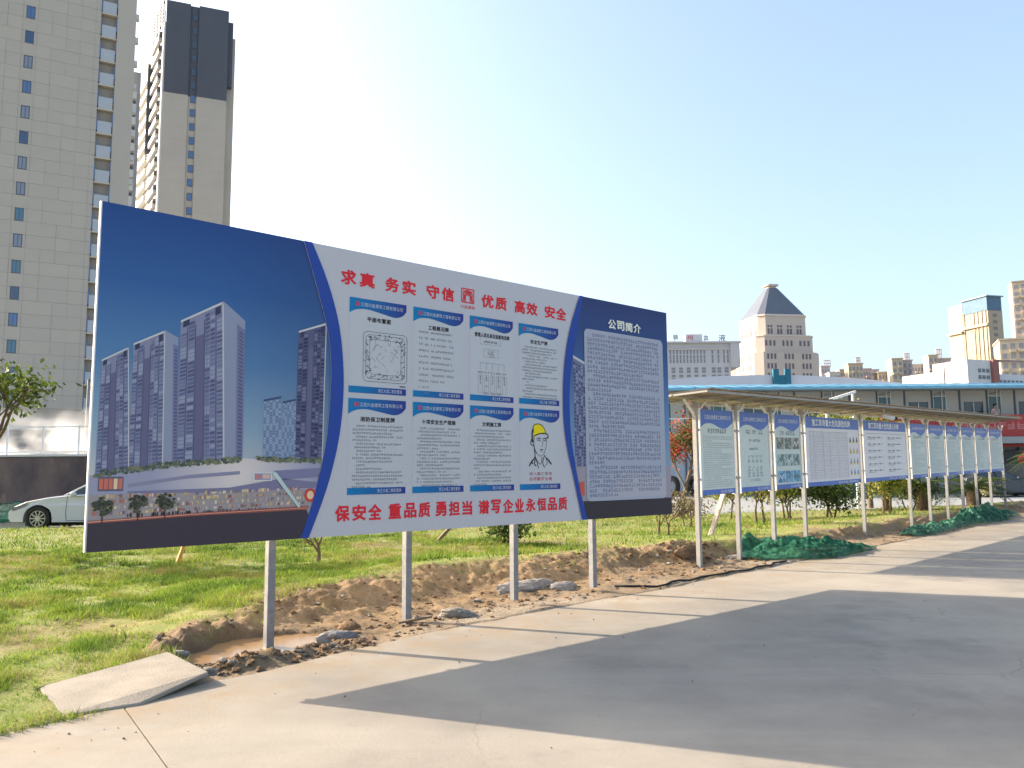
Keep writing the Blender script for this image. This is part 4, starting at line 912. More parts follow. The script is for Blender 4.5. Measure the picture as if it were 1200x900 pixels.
def branches(base, h, r, seed, levels=3, kids=(3, 4), spread=.6, first=.35, up=.25, lean=0):
    rn = random.Random(seed); segs = []; tips = []
    def go(p, d, L, rad, lev):
        pts = [p]; q = p; dd = d
        for i in range(3):
            dd = (dd + Vector((rn.gauss(0, .12), rn.gauss(0, .12), rn.gauss(0, .06) + up * .1))).normalized(); q = q + dd * L / 3; pts.append(q)
        segs.append((pts, [rad, rad * .85, rad * .7, rad * .5]))
        if lev == 0: tips.extend(pts[1:]); return
        if lev == 1: tips.append(pts[3])
        for k in range(rn.choice(kids)):
            t = rn.choice((2, 3, 3)); ax = Vector((rn.gauss(0, 1), rn.gauss(0, 1), rn.gauss(0, .4))); ax = (ax - dd * ax.dot(dd)).normalized()
            go(pts[t], (dd + ax * spread * rn.uniform(.7, 1.5) + Vector((0, 0, up))).normalized(), L * rn.uniform(.55, .8), rad * .55, lev - 1)
    go(Vector(base), Vector((rn.gauss(0, .05) + lean, rn.gauss(0, .05), 1)).normalized(), h * first, r, levels)
    return segs, tips
def plant(name, label, cat, loc, h, r, nleaf, lsize, mats, seed, levels=3, spread=.6, first=.35, puff=.16, stems=1, group=None, up=.25, squash=None, kids=(3, 4), bark=None, lean=0):
    t = thing(name, label, cat, loc, 0, group); mb = MB(); tips = []
    for k in range(stems):
        b = (0.10 * math.cos(k * 2.4) * (stems > 1), 0.10 * math.sin(k * 2.4) * (stems > 1), -.05)
        sg, tp = branches(b, h, r, seed + 31 * k, levels, kids, spread, first, up, lean); tips += tp
        for pts, rs in sg: mb.tube(pts, [max(q, .004) for q in rs], bark or M_bark, 6 if rs[0] > .02 else 4, cap=False)
    mb.build('trunk', t, smooth=True)
    rs = np.random.RandomState(seed); T = np.array([tuple(p) for p in tips])
    P = T[rs.randint(0, len(T), nleaf)] + rs.normal(0, puff, (nleaf, 3))
    P = P[P[:, 2] > .08]
    if squash is not None: P = P[P[:, 2] < squash]
    stuff(place(leaves(P, lsize, mats, seed, 'crown'), 'crown', t)); return t
L_y = [leafmat('leaf_dark', (.075, .115, .022), .5), leafmat('leaf_mid', (.15, .20, .03), .5), leafmat('leaf_yellow', (.32, .32, .05), .5), leafmat('leaf_pale', (.42, .39, .12), .5)]
L_g = [leafmat('leaf_deep', (.045, .08, .02), .45), leafmat('leaf_green', (.085, .14, .03), .5), leafmat('leaf_fresh', (.15, .21, .045), .5), leafmat('leaf_silver', (.22, .26, .14))]
L_r = [leafmat('leaf_green2', (.12, .16, .05)), leafmat('leaf_olive', (.20, .18, .06)), leafmat('leaf_red', (.42, .075, .03)), leafmat('leaf_scarlet', (.55, .11, .05))]
L_d = [leafmat('leaf_brown', (.15, .11, .045)), leafmat('leaf_tan', (.27, .21, .09)), leafmat('leaf_drab', (.13, .13, .045))]
L_t = [leafmat('leaf_shade', (.055, .09, .02)), leafmat('leaf_lime', (.13, .19, .03)), leafmat('leaf_lime2', (.22, .27, .05))]
def on(x, y): return (x, y, gz(x, y))
plant('sapling', 'almost bare forked sapling in the grass behind the first two posts', 'sapling', on(-3.07, 12.98), 1.3, .042, 160, .055, L_d, 11, 3, .75, .25, .07, kids=(3, 3))
plant('shrub', 'leafy dark green shrub half hidden by the third billboard post', 'shrub', on(-.12, 15.7), 1.25, .03, 1500, .095, L_g, 12, 3, .85, .22, .17, stems=3)
plant('shrub', 'dry twiggy shrub beside the end of the billboard nearest the display boards', 'shrub', on(3.15, 17.2), 1.25, .03, 600, .05, L_d, 15, 4, .7, .3, .12, stems=2)
plant('shrub', 'low brown shrub between the billboard and the first display post', 'shrub', on(4.35, 20.4), 1.0, .025, 800, .06, L_d, 16, 3, .8, .3, .16, stems=3)
plant('shrub', 'yellow-green shrub below the second display board', 'shrub', on(6.2, 20.6), 1.6, .04, 2300, .09, L_y, 17, 3, .75, .38, .17, stems=2)
plant('shrub', 'pale leafy shrub between the first and second display posts', 'shrub', on(6.35, 23.6), 1.6, .035, 1700, .09, L_y[1:], 18, 3, .8, .36, .18, stems=2)
plant('shrub', 'bushy green shrub below the third display board', 'shrub', on(8.1, 24.2), 1.75, .035, 2600, .095, L_g[1:] + L_y[2:3], 19, 3, .9, .3, .2, stems=3)
plant('shrub', 'dense dark green shrub below the first large white display board', 'shrub', on(9.3, 24.0), 1.85, .04, 3000, .095, L_g[:3], 20, 3, .9, .28, .22, stems=3)
plant('shrub', 'yellow-leaved shrub below the second large display board', 'shrub', on(11.4, 25.0), 1.85, .04, 2700, .10, L_y, 21, 3, .7, .36, .18, stems=2)
plant('shrub', 'dark green shrub tucked behind the yellow-leaved shrub', 'shrub', on(13.0, 26.9), 1.5, .035, 1500, .10, L_g, 22, 3, .8, .3, .2, stems=2)
plant('tree', 'small tree with red and green leaves behind the first display post', 'tree', (6.25, 30.2, -.01), 3.75, .10, 3600, .13, L_r, 24, 4, .42, .38, .22, up=.45)
plant('tree', 'round yellow-green tree behind the large white display board', 'tree', (12.0, 31.0, -.01), 3.9, .12, 3400, .15, L_y, 26, 4, .6, .38, .26)
plant('tree', 'smaller yellowing tree next to the round yellow-green one', 'tree', (14.2, 32.5, -.01), 3.7, .11, 2400, .15, L_y[1:], 28, 4, .6, .38, .26)
plant('tree', 'green tree with pale leaves reaching in beside the parked car', 'tree', (-10.1, 14.6, .1), 3.5, .11, 2600, .12, L_t, 33, 4, .8, .40, .14, lean=.62)
def cycad(label, x, y, ht, r, nf, L, seed, lean=0):
    t = thing('palm', label, 'palm', (x, y, gz(x, y) if y < 28 else -.01), seed, 'palms behind the display boards'); rn = random.Random(seed)
    M_t = mat('palm_trunk', (.10, .07, .045), .95, (.055, .04, .028), 10, bump=1.0, bscale=18)
    mb = MB(); mb.tube([(0, 0, -.1), (0, 0, ht * .3), (0.02, 0, ht * .7), (0, 0, ht)], [r * 1.15, r, r * 1.05, r * .8], M_t, 12)
    mb.build('trunk', t, smooth=True)
    for k in range(nf):
        a = 6.283 * k / nf * 2.4 + rn.uniform(-.3, .3); e = rn.uniform(.05, 1.1); mb = MB(); pts = []; d = Vector((math.cos(a), math.sin(a), 0)); n = 9
        for i in range(n + 1):
            q = i / n; pts.append(d * (L * q * math.cos(e * (1 - .6 * q))) + Vector((0, 0, ht + L * (q * math.sin(e) - .62 * q * q))))
        mb.tube(pts, [.014 * (1 - .8 * i / n) for i in range(n + 1)], L_g[2], 4)
        sd = Vector((-math.sin(a), math.cos(a), 0)); g1 = L_g[rn.choice((0, 1, 2, 1))]
        for i in range(1, n):
            for sg in (-1, 1):
                for j in (0, .5):
                    p = pts[i].lerp(pts[i + 1], j); ll = L * .26 * (1 - .5 * abs(2 * i / n - .9)); tip = p + sd * sg * ll + d * ll * .45 - Vector((0, 0, ll * .25)); wv = d * .028
                    mb.add([p - wv, p + wv, tip], [(0, 1, 2)], g1)
        mb.build('frond', t)
cycad('palm with a thick dark trunk below the first narrow board after the large ones', 13.3, 26.6, .80, .19, 30, 1.25, 3)
cycad('palm with a shaggy trunk standing on an earth mound among the last posts', 16.2, 28.8, .85, .23, 30, 1.3, 5)
cycad('smaller palm with a thin reddish trunk next to the thick-trunked palm', 12.6, 27.6, .6, .15, 20, 1.0, 7)
cycad('tall palm with arching fronds beside the parked truck', 23.4, 35.8, 1.9, .16, 22, 1.5, 9)

# ------------------------------------------------------------------ left edge: wall, railing, mist, car
M_oldwall = mat('stained_wall', (0.19, 0.135, 0.115), .95, (0.075, 0.06, 0.065), .8, 9, bump=.6, bscale=6, col3=(.34, .24, .17), scale3=.5, lo3=.50, hi3=.62, vec=(1, 1, .6))
wy = 29.0; ztop = atY(50, 535, wy).z
wt = thing('retaining_wall', 'dark stained retaining wall behind the parked white car', 'wall', (-30, wy, 0))
mb = MB(); mb.box(-18, 17, 0, .6, -.2, ztop, M_oldwall); mb.build('wall_body', wt)
mb = MB(); mb.box(-18, 17, -.05, .65, ztop, ztop + .07, mat('coping', (.55, .54, .52), .8)); mb.build('coping', wt)
fe = thing('railing', 'thin white railing along the top of the dark wall', 'railing', (-30, wy + .3, ztop + .07))
for zz in (.10, 1.0): 
    mb = MB(); mb.bar((-18, 0, zz), (17, 0, zz), .045, M_white); mb.build('rail', fe)
for k in range(28):
    mb = MB(); mb.bar((-17.9 + 1.29 * k, 0, 0), (-17.9 + 1.29 * k, 0, 1.05), .05, M_white); mb.build('post', fe)
# drifting water mist behind the railing
mv = bpy.data.materials.new('mist'); mv.use_nodes = True; nt = mv.node_tree; nt.nodes.remove(nt.nodes['Principled BSDF'])
pv = nt.nodes.new('ShaderNodeVolumePrincipled'); pv.inputs['Color'].default_value = (.97, .97, .97, 1); pv.inputs['Anisotropy'].default_value = .3
tc = nt.nodes.new('ShaderNodeTexCoord'); nz_ = nt.nodes.new('ShaderNodeTexNoise'); nz_.inputs['Scale'].default_value = .75; nz_.inputs['Detail'].default_value = 5
link(nt, tc.outputs['Object'], nz_.inputs[0]); mr = nt.nodes.new('ShaderNodeMapRange'); mr.inputs[1].default_value = .47; mr.inputs[2].default_value = .68; mr.inputs[4].default_value = .75
link(nt, nz_.outputs[0], mr.inputs[0])
sx = nt.nodes.new('ShaderNodeSeparateXYZ'); link(nt, tc.outputs['Object'], sx.inputs[0])
fz_ = nt.nodes.new('ShaderNodeMapRange'); fz_.inputs[1].default_value = 2.1; fz_.inputs[2].default_value = .9; link(nt, sx.outputs[2], fz_.inputs[0])
mu = nt.nodes.new('ShaderNodeMath'); mu.operation = 'MULTIPLY'; link(nt, mr.outputs[0], mu.inputs[0]); link(nt, fz_.outputs[0], mu.inputs[1])
link(nt, mu.outputs[0], pv.inputs['Density']); link(nt, pv.outputs[0], nt.nodes['Material Output'].inputs['Volume'])
mb = MB(); mb.box(-7, 6, 0, 2.4, .15, 2.5, mv); o = mb.build('water_mist', None, (-18, 31.2, ztop)); o['label'] = 'white drifting water mist behind the railing'; o['category'] = 'mist'; stuff(o)

M_tyre = mat('tyre', (0.018, 0.018, 0.018), .85)
def wheel(parent, x, y, r, sgn, spokes=10):
    n = 28; ty = MB()
    prof = [(r * .66, -.09), (r * .93, -.105), (r, -.07), (r, .07), (r * .93, .105), (r * .66, .09)]
    vs = [(pr * math.cos(6.283 * k / n), pw, pr * math.sin(6.283 * k / n)) for k in range(n) for pr, pw in prof]; m = len(prof)
    ty.add(vs, [(k * m + j, k * m + (j + 1) % m, ((k + 1) % n) * m + (j + 1) % m, ((k + 1) % n) * m + j) for k in range(n) for j in range(m)], M_tyre)
    wo = ty.build('wheel', parent, (x, y, r), smooth=True)
    rm = MB(); A = mat('alloy', (.52, .52, .54), .3, metal=.8)
    for k in range(n):
        a, b = 6.283 * k / n, 6.283 * (k + 1) / n; rm.poly([(q * math.cos(t), sgn * .075, q * math.sin(t)) for q, t in ((r * .60, a), (r * .68, a), (r * .68, b), (r * .60, b))], A)
    rm.poly([(r * .64 * math.cos(6.283 * k / n), sgn * .03, r * .64 * math.sin(6.283 * k / n)) for k in range(n)], mat('wheel_dark', (.03, .03, .03), .7))
    for k in range(spokes):
        a = 6.283 * k / spokes; d = Vector((math.cos(a), 0, math.sin(a))); rm.bar(d * r * .1 + Vector((0, sgn * .07, 0)), d * r * .64 + Vector((0, sgn * .065, 0)), r * .085, A)
    rm.poly([(r * .14 * math.cos(6.283 * k / 12), sgn * .085, r * .14 * math.sin(6.283 * k / 12)) for k in range(12)], A)
    rm.build('rim', wo)
def car(label, loc, rz, paint, group=None):
    """front at -x, near side at -y"""
    t = thing('parked_car', label, 'car', loc, rz, group); wr = .335; W2 = .89
    arch = lambda cx: [(cx + .395 * math.cos(a), wr + .395 * math.sin(a)) for a in [math.pi - math.pi * k / 10 for k in range(11)]]
    low = [(-2.26, .33), (-2.2, .24)] + [(-1.42 - .40, .24)] + arch(-1.42) + [(-1.02, .22), (.93, .22)] + arch(1.33) + [(1.73, .26), (2.2, .30), (2.33, .46)]
    topl = [(2.36, .80), (2.26, 1.02), (1.55, 1.06), (.2, 1.0), (-.62, .965), (-1.2, .905), (-1.75, .80), (-2.1, .66), (-2.27, .50)]
    out = low + topl; n = len(out)
    hw = lambda x, z: (W2 - .10 * max(0, (abs(x) - 1.7) / .6) ** 1.5) * (1 - .05 * max(0, z - .75))
    bm = bmesh.new()
    rings = []
    for f, ins in ((-1, .06), (-.965, .0), (-.5, 0), (0, 0), (.5, 0), (.965, 0), (1, .06)):
        rings.append([bm.verts.new((x * (1 - ins * .03), f * hw(x, z), z + (-ins * .3 if z > .6 else ins * .2) + (.03 * (1 - f * f) if z > .6 and x < 1 else 0))) for x, z in out])
    for a, b in zip(rings[:-1], rings[1:]):
        for i in range(n): bm.faces.new((a[i], a[(i + 1) % n], b[(i + 1) % n], b[i]))
    bm.faces.new(rings[0]); bm.faces.new(rings[-1][::-1]); bmesh.ops.recalc_face_normals(bm, faces=bm.faces)
    me = bpy.data.meshes.new('body'); bm.to_mesh(me); bm.free(); me.materials.append(paint); place(me, 'body', t)
    # cabin
    cb = [(-.72, .95), (.12, 1.40), (.75, 1.47), (1.2, 1.42), (1.98, 1.04)]
    def cabin(sc, m, nm, yy, dz=0):
        q = MB(); k = len(cb); L_ = [(x, -(yy - .22 * max(0, z - .95) / .5), z + dz) for x, z in cb]; R_ = [(x, -y, z) for x, y, z in L_]
        q.add(L_ + R_, [(i, i + 1, k + i + 1, k + i) for i in range(k - 1)] + [tuple(range(k))[::-1], tuple(range(k, 2 * k))], m); return q
    gl = cabin(1, mat('car_glass', (.03, .04, .045), .08, spec=.8), 'glass', .80); gl.build('window_glass', t)
    rf = MB(); pts = [(.05, 1.385), (.3, 1.435), (.75, 1.482), (1.2, 1.437), (1.3, 1.39)]
    vs = [(x, s * (.80 - .22 * (z - .95) / .5), z + .012) for x, z in pts for s in (-1, 1)]
    rf.add(vs, [(2 * i, 2 * i + 1, 2 * i + 3, 2 * i + 2) for i in range(4)], paint)
    for s in (-1, 1):
        e = lambda x, z: (x, s * (.812 - .22 * (z - .95) / .5), z)
        rf.tube([e(-.74, .955), e(.08, 1.40), e(.75, 1.475), e(1.2, 1.43), e(1.98, 1.045)], .028, paint, 6); rf.bar(e(.62, .97), e(.66, 1.46), .07, mat('pillar', (.03, .03, .03), .4))
    rf.build('roof', t)
    for s in (-1, 1):
        mb = MB(); vs, fs = lump(.1, 5, 2, (.8, 1.2, .75), .05); mb.add([(v[0] - .42, v[1] + s * .98, v[2] + 1.0) for v in vs], fs, paint); mb.build('mirror', t, smooth=True)
        mb = MB(); hl = [(-2.17, .55), (-2.13, .645), (-1.80, .735), (-1.66, .755), (-1.78, .66), (-2.05, .56)]
        mb.poly([(x, s * (hw(x, z) + .004), z) for x, z in hl], mat('headlight', (.10, .10, .12), .1, spec=.8)); mb.poly([(-2.20, s * .76, .56), (-2.20, s * .50, .56), (-2.16, s * .5, .645), (-2.16, s * .76, .645)], mat('headlight', (.1, .1, .12), .1)); mb.build('headlight', t)
        mb = MB(); mb.box(-2.29, -2.2, s * .62 - .14, s * .62 + .14, .36, .43, M_dark); mb.build('fog_lamp', t)
        mb = MB()
        for xa, xb in ((-.62, .60), (.66, 1.25)): ribbon(mb, [(xa, .95), (xa - .03, .45), (xa, .27), (xb, .27)], .012, s * (W2 + .006), M_dark)
        mb.build('door', t)
        mb = MB(); mb.box(.42, .60, s * (W2 + .01) - .012, s * (W2 + .01) + .012, .86, .89, M_white); mb.build('handle', t)
        for x in (-1.42, 1.33): wheel(t, x, s * .80, wr, s)
    mb = MB(); mb.box(-1.85, 1.75, -.68, .68, .12, .5, M_dark); mb.build('underbody', t)
    return t
car('white sedan parked across the lawn in front of the dark stained wall', (-11.85, 23.75, 0), R(2), mat('car_white', (.50, .51, .53), .22, spec=.6))
# green netting on the ground before the wall
mb = MB(); N = 24; vs = []; rs = np.random.RandomState(9)
for i in range(N):
    for j in range(10): vs.append((-20 + i * .26, 24.2 + j * .42, .10 + .22 * rs.rand() + (.35 if j > 7 else 0)))
mb.add(vs, [(i * 10 + j, (i + 1) * 10 + j, (i + 1) * 10 + j + 1, i * 10 + j + 1) for i in range(N - 1) for j in range(9)], net_mat('green_cover', (.01, .12, .085)))
tag(mb.build('ground_net', smooth=True), 'flat dark green netting spread on the ground by the front bumper of the white car', 'netting')
mb = MB(); rs = np.random.RandomState(4); vs = []; 
for i in range(12):
    for j in range(12): f = i / 11; vs.append((-15.05 + 1.6 * f + .1 * rs.rand(), 28.6 + .2 * rs.rand() - .12 * j, 2.25 * (1 - (j / 11)) * min(1, .35 + 2.6 * f) + .05))
mb.add(vs, [(i * 12 + j, (i + 1) * 12 + j, (i + 1) * 12 + j + 1, i * 12 + j + 1) for i in range(11) for j in range(11)], M_net)
tag(mb.build('hung_net', smooth=True), 'green netting hung over the wall behind the white car roof', 'netting')
sl_ = thing('street_lamp', 'grey street lamp pole standing behind the white car and railing', 'street lamp', (-17.6, 33.5, 0)); zt = atY(102, 445, 33.5).z
mb = MB(); mb.tube([(0, 0, 0), (0, 0, zt)], [.08, .05], M_galv, 8); mb.build('pole', sl_)
mb = MB(); mb.bar((0, 0, zt), (.7, -.1, zt + .02), .05, M_galv); mb.build('arm', sl_)
mb = MB(); mb.box(.1, .75, -.22, .04, zt - .10, zt + .0, mat('lamp_head', (.07, .08, .09), .5)); mb.build('lamp_head', sl_)

# ------------------------------------------------------------------ the towers on the left
M_clad = mat('cladding', (0.445, 0.395, 0.335), .7, (0.41, 0.365, 0.315), .12, 3, bump=.0)
M_clad2 = mat('cladding_b', (0.46, 0.405, 0.34), .7, (0.425, 0.38, 0.32), .12, 3)
M_joint = mat('cladding_back', (0.33, 0.295, 0.255), .9)
M_slate = mat('slate_cladding', (0.085, 0.09, 0.11), .6, (0.075, 0.08, 0.10), .1)
M_bwin = mat('blue_glass', (0.05, 0.12, 0.30), .2, (0.075, 0.17, 0.36), .3, spec=.8)
M_frame = mat('window_frame', (.10, .11, .13), .5); M_pale2 = mat('balcony_white', (.62, .61, .60), .7)
def window_mesh(wd, ht, glass, frame):
    f = MB(); b = .09
    for x0, x1, z0, z1 in ((-wd / 2, wd / 2, 0, b), (-wd / 2, wd / 2, ht - b, ht), (-wd / 2, -wd / 2 + b, b, ht - b), (wd / 2 - b, wd / 2, b, ht - b), (-.03, .03, b, ht - b)): f.box(x0, x1, -.04, .06, z0, z1, frame)
    g_ = MB(); g_.box(-wd / 2 + b, wd / 2 - b, .0, .03, b, ht - b, glass)
    mk = lambda q: (lambda o: (o.data, bpy.data.objects.remove(o))[0])(q.build('window'))
    return mk(f), mk(g_)
def add_window(parent, ms, x, y, z, rz=0, name='window'):
    o = place(ms[0], name, parent, (x, y, z), rz); place(ms[1], 'pane', o); return o
TA = R(29.2 - .7)
t1 = thing('apartment_tower', 'tall beige clad apartment tower with one column of blue windows above the mist', 'apartment tower', (-51.61, 97, 0), TA)
FH = 3.166
mb = MB(); mb.box(-15.5, 0, .06, 16, 8.2, 76, M_joint); mb.box(-15.5, 0, .0, 16, 0, 6.7, mat('tower_base', (.24, .22, .22), .8)); mb.box(-15.6, .08, -.1, 16, 6.7, 8.2, mat('base_band', (.34, .32, .31), .8))
mb.build('tower_core', t1)
pm = []
for m in (M_clad, M_clad2): q = MB(); q.box(.010, 1.55, -.0, .055, .010, FH / 2 - .010, m); o = q.build('cladding_panel'); pm.append(o.data); bpy.data.objects.remove(o)
q = MB(); q.box(.015, .565, -.0, .055, .015, FH / 2 - .015, M_clad); o = q.build('cladding_panel'); pn_ = o.data; bpy.data.objects.remove(o)
big = MB(); rn = random.Random(2); wm = window_mesh(.92, 1.6, M_bwin, M_frame); cx = [-13.06 + 1.56 * k for k in range(8)] + [-.58]
z0 = 57.58 - FH * 16; npan = 0; skipk = None
panes = [wm[1]] + [(lambda c: (c.materials.clear(), c.materials.append(m), c)[2])(wm[1].copy()) for m in (mat('pane_dark', (.03, .07, .16), .15, spec=.8), mat('pane_curtain', (.22, .25, .32), .3), mat('pane_teal', (.05, .14, .22), .15, spec=.8))]
for r in range(-1, 44):
    zz = z0 + (r - .5) * FH / 2 
    if zz < 8.2 or zz > 74: continue
    for k, x in enumerate(cx):
        if x == cx[3] and r % 2 == 0:
            q = MB()
            if zz < 62: add_window(t1, (wm[0], rn.choice(panes)), x + .78, .02, zz)
            for a, b in ((.015, .31), (1.25, 1.545)): big.box(x + a, x + b, 0, .055, zz + .01, zz + FH / 2 - .01, M_clad)
            continue
        if skipk == (r, k): continue
        if zz < 61 and npan < 290 and k < 7 and k + 1 != 3 and k != 3 and rn.random() < .4:
            o = place(pm[rn.random() < .35], 'cladding_panel', t1, (x, rn.uniform(0, .012), zz)); o.scale.x = 2; npan += 1; skipk = (r, k + 1); continue
        if zz < 61 and npan < 299: place(pn_ if k == 8 else pm[rn.random() < .35], 'cladding_panel', t1, (x, .0 + rn.uniform(0, .012), zz)); npan += 1
        else: big.box(x + .02, x + (.56 if k == 8 else 1.54), 0, .055, zz + .02, zz + FH / 2 - .02, M_clad)
stuff(big.build('upper_cladding', t1))
mb = MB(); mb.box(0, 1.85, .75, 1.5, 0, 76, M_joint); mb.box(1.85, 4.0, .0, 14, 0, 76, M_clad); mb.build('side_block', t1)
M_balw = mat('balcony_panel', (.40, .42, .45), .6); M_balu = mat('balcony_soffit', (.52, .47, .37), .8)
for k in range(22):
    zz = 9.2 + FH * k; mb = MB(); mb.box(.02, 1.83, .12, .74, zz - .18, zz, M_balu); mb.box(.14, 1.72, .10, .16, zz, zz + 1.5, M_balw); b_ = mb.build('balcony', t1)
    mb = MB(); mb.box(.03, .13, .08, .3, zz + .2, zz + 2.2, M_bwin); mb.build('side_window', b_); mb = MB(); mb.box(1.73, 1.83, .08, .3, zz + .9, zz + 2.7, M_bwin); mb.build('side_window', b_)
    mb = MB(); mb.box(4.005, 4.4, 1.0, 1.9, zz + .6, zz + 1.25, M_pale2); mb.build('air_conditioner', t1)
# narrow block between the towers
c = atY(152, 90, 112); c2 = atY(164, 90, 112); top = atY(158, 83, 112).z
tb = thing('apartment_block', 'narrow dark-banded balcony block squeezed between the two tall towers', 'apartment block', (c.x, 112, 0), R(26)); wd = c2.x - c.x
mb = MB(); mb.box(0, wd, 0, 8, 0, top, mat('block_grey', (.36, .35, .35), .8)); mb.build('wall', tb)
k = 0
while top - 2.6 - k * 2.1 * 1.0 > 5 and k < 24:
    zz = top - 2.4 - k * FH * .62; mb = MB(); mb.box(.05, wd * .62, -.02, .1, zz - .55, zz, M_slate); mb.build('window', tb); mb = MB(); mb.box(.0, wd * .7, -.35, -.0, zz - 1.75, zz - .62, M_pale2); mb.build('balcony', tb); k += 1
# second tower
t2 = thing('apartment_tower', 'tall apartment tower with slate grey upper cladding and a sunlit balcony side', 'apartment tower', (-75.13, 168, 0), R(22))
mb = MB(); mb.box(0, 4.93, 0, 12, 0, 84, M_clad); mb.box(4.93, 6.69, .55, 12, 0, 84, M_clad2); mb.box(6.69, 12.9, 0, 12, 0, 84, M_clad); mb.box(12.9, 14.55, 2.6, 14, 0, 100.2, M_clad2); mb.build('wall', t2)
mb = MB(); mb.box(0, 4.93, -.04, 12, 84, 105.1, M_slate); mb.box(4.93, 6.69, .5, 12, 84, 105.0, M_slate); mb.box(6.69, 12.9, -.04, 12, 84, 105.1, M_slate); mb.box(12.9, 13.95, 1.2, 12, 88, 103.2, M_slate); mb.build('slate_cladding', t2)
mb = MB()
for k in range(26): mb.box(.02, 4.9, -.012, 0, 83.2 - FH * k - .03, 83.2 - FH * k, M_joint); mb.box(6.71, 12.88, -.012, 0, 83.2 - FH * k - .03, 83.2 - FH * k, M_joint)
stuff(mb.build('cladding_joint', t2))
wm2 = window_mesh(1.05, 1.7, M_bwin, M_frame); wm3 = window_mesh(1.05, 1.7, M_glass, M_slate)
for k in range(33):
    zz = 102.4 - FH * k - .8
    if zz > 3: add_window(t2, wm2 if zz < 84 else wm3, 5.95, .44 if zz > 84 else .49, zz)
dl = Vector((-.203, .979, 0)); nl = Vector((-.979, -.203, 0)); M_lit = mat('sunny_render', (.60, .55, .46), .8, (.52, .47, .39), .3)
mb = MB(); p0, p1 = Vector((-.25, .02, 0)), Vector((-.25, .02, 0)) + dl * 25
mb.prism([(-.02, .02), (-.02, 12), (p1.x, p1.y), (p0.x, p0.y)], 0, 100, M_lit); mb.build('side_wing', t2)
mb = MB(); e0 = p0 + nl * .18; e1 = p0 + dl * .9 + nl * .18; mb.prism([(p0.x, p0.y), (e0.x, e0.y), (e1.x, e1.y), (p0.x + dl.x * .9, p0.y + dl.y * .9)], 0, 104, mat('white_pier', (.74, .73, .71), .7)); mb.build('corner_pier', t2)
mb = MB(); a = p0 + dl * 1.0 + nl * .05; b = p0 + dl * 2.6 + nl * .05
mb.prism([(a.x - nl.x * .3, a.y - nl.y * .3), (a.x, a.y), (b.x, b.y), (b.x - nl.x * .3, b.y - nl.y * .3)], 84, 103, M_slate); mb.build('slate_strip', t2)
for k in range(31):
    zz = 98.2 - FH * k; a = p0 + dl * 2.7 + nl * .35; b = p0 + dl * 11.2 + nl * .35; mb = MB()
    mb.bar(a + Vector((0, 0, zz - .75)), b + Vector((0, 0, zz - .75)), .7, M_pale2, 1.25); bo = mb.build('balcony', t2)
    mb = MB(); mb.bar(a - nl * .3 + Vector((0, 0, zz + .85)), b - nl * .3 + Vector((0, 0, zz + .85)), .12, M_slate, 1.6); mb.build('balcony_window', bo)
    mb = MB(); q = p0 + dl * 2.2 + nl * .3 + Vector((0, 0, zz)); mb.box(q.x - .35, q.x + .35, q.y - .4, q.y + .4, q.z - .6, q.z + .2, M_slate); mb.build('air_conditioner', t2)
mb = MB(); a = p0 + dl * 12.0 + nl * .6; mb.bar(a + Vector((0, 0, 74)), a + Vector((0, 0, 95)), 1.1, M_slate); mb.build('slate_pier', t2)
for k in range(26):
    zz = 93 - FH * k; a = p0 + dl * 12.8 + nl * .5; b = p0 + dl * 24 + nl * .8; mb = MB(); mb.bar(a + Vector((0, 0, zz - .75)), b + Vector((0, 0, zz - .75)), 1.0, M_pale2, 1.2); mb.build('balcony', t2)
pg = thing('roof_pergola', 'open louvred steel frame on the roof of the slate-topped tower', 'pergola', (-75.13, 168, 100), R(22))
for s in (0.4, 4.0, 8.0, 12.0):
    mb = MB(); q = p0 + dl * s + nl * .15; mb.bar(q, q + Vector((0, 0, 6.0)), .22, M_slate); mb.build('post', pg)
for k in range(7):
    mb = MB(); a = p0 + dl * .4 + nl * .15 + Vector((0, 0, .9 + k * .85)); mb.bar(a, a + dl * 11.6, .16, M_frame); mb.build('louvre', pg)

# ------------------------------------------------------------------ two-storey prefab site office
PY = 48.6; zz_ = lambda py, y=PY: atY(1100, py, y).z
pf = thing('site_office', 'long two-storey prefab site office with a blue roof and red balcony band', 'office building', (0, PY, 0))
M_pan = mat('prefab_panel', (.47, .455, .42), .6, (.43, .42, .395), .3); M_pan2 = mat('prefab_panel_blue', (.42, .47, .53), .6, (.38, .43, .50), .3); M_teal = mat('teal_glass', (.03, .10, .115), .25, (.045, .13, .15), .4, spec=.6)
M_red = mat('red_banner', (.36, .045, .04), .65, (.30, .04, .038), .25); M_blue = mat('roof_blue', (.12, .34, .50), .5, (.16, .40, .56), .8)
ze0, ze1 = 6.30, 6.47; XL, XR = 3.9, 46.0; P0 = 20.85 - 1.70 * 10
bays = [P0 + 1.70 * k for k in range(25)]
mb = MB(); mb.box(XL, XR, 1.5, 7.0, 0, ze1 - .1, M_pan2); mb.prism([(XL, 1.5), (XR, 1.5), (XR, 1.7), (XL, 1.7)], ze1 - .099, ze1 + .15, M_pan); mb.build('building_core', pf)
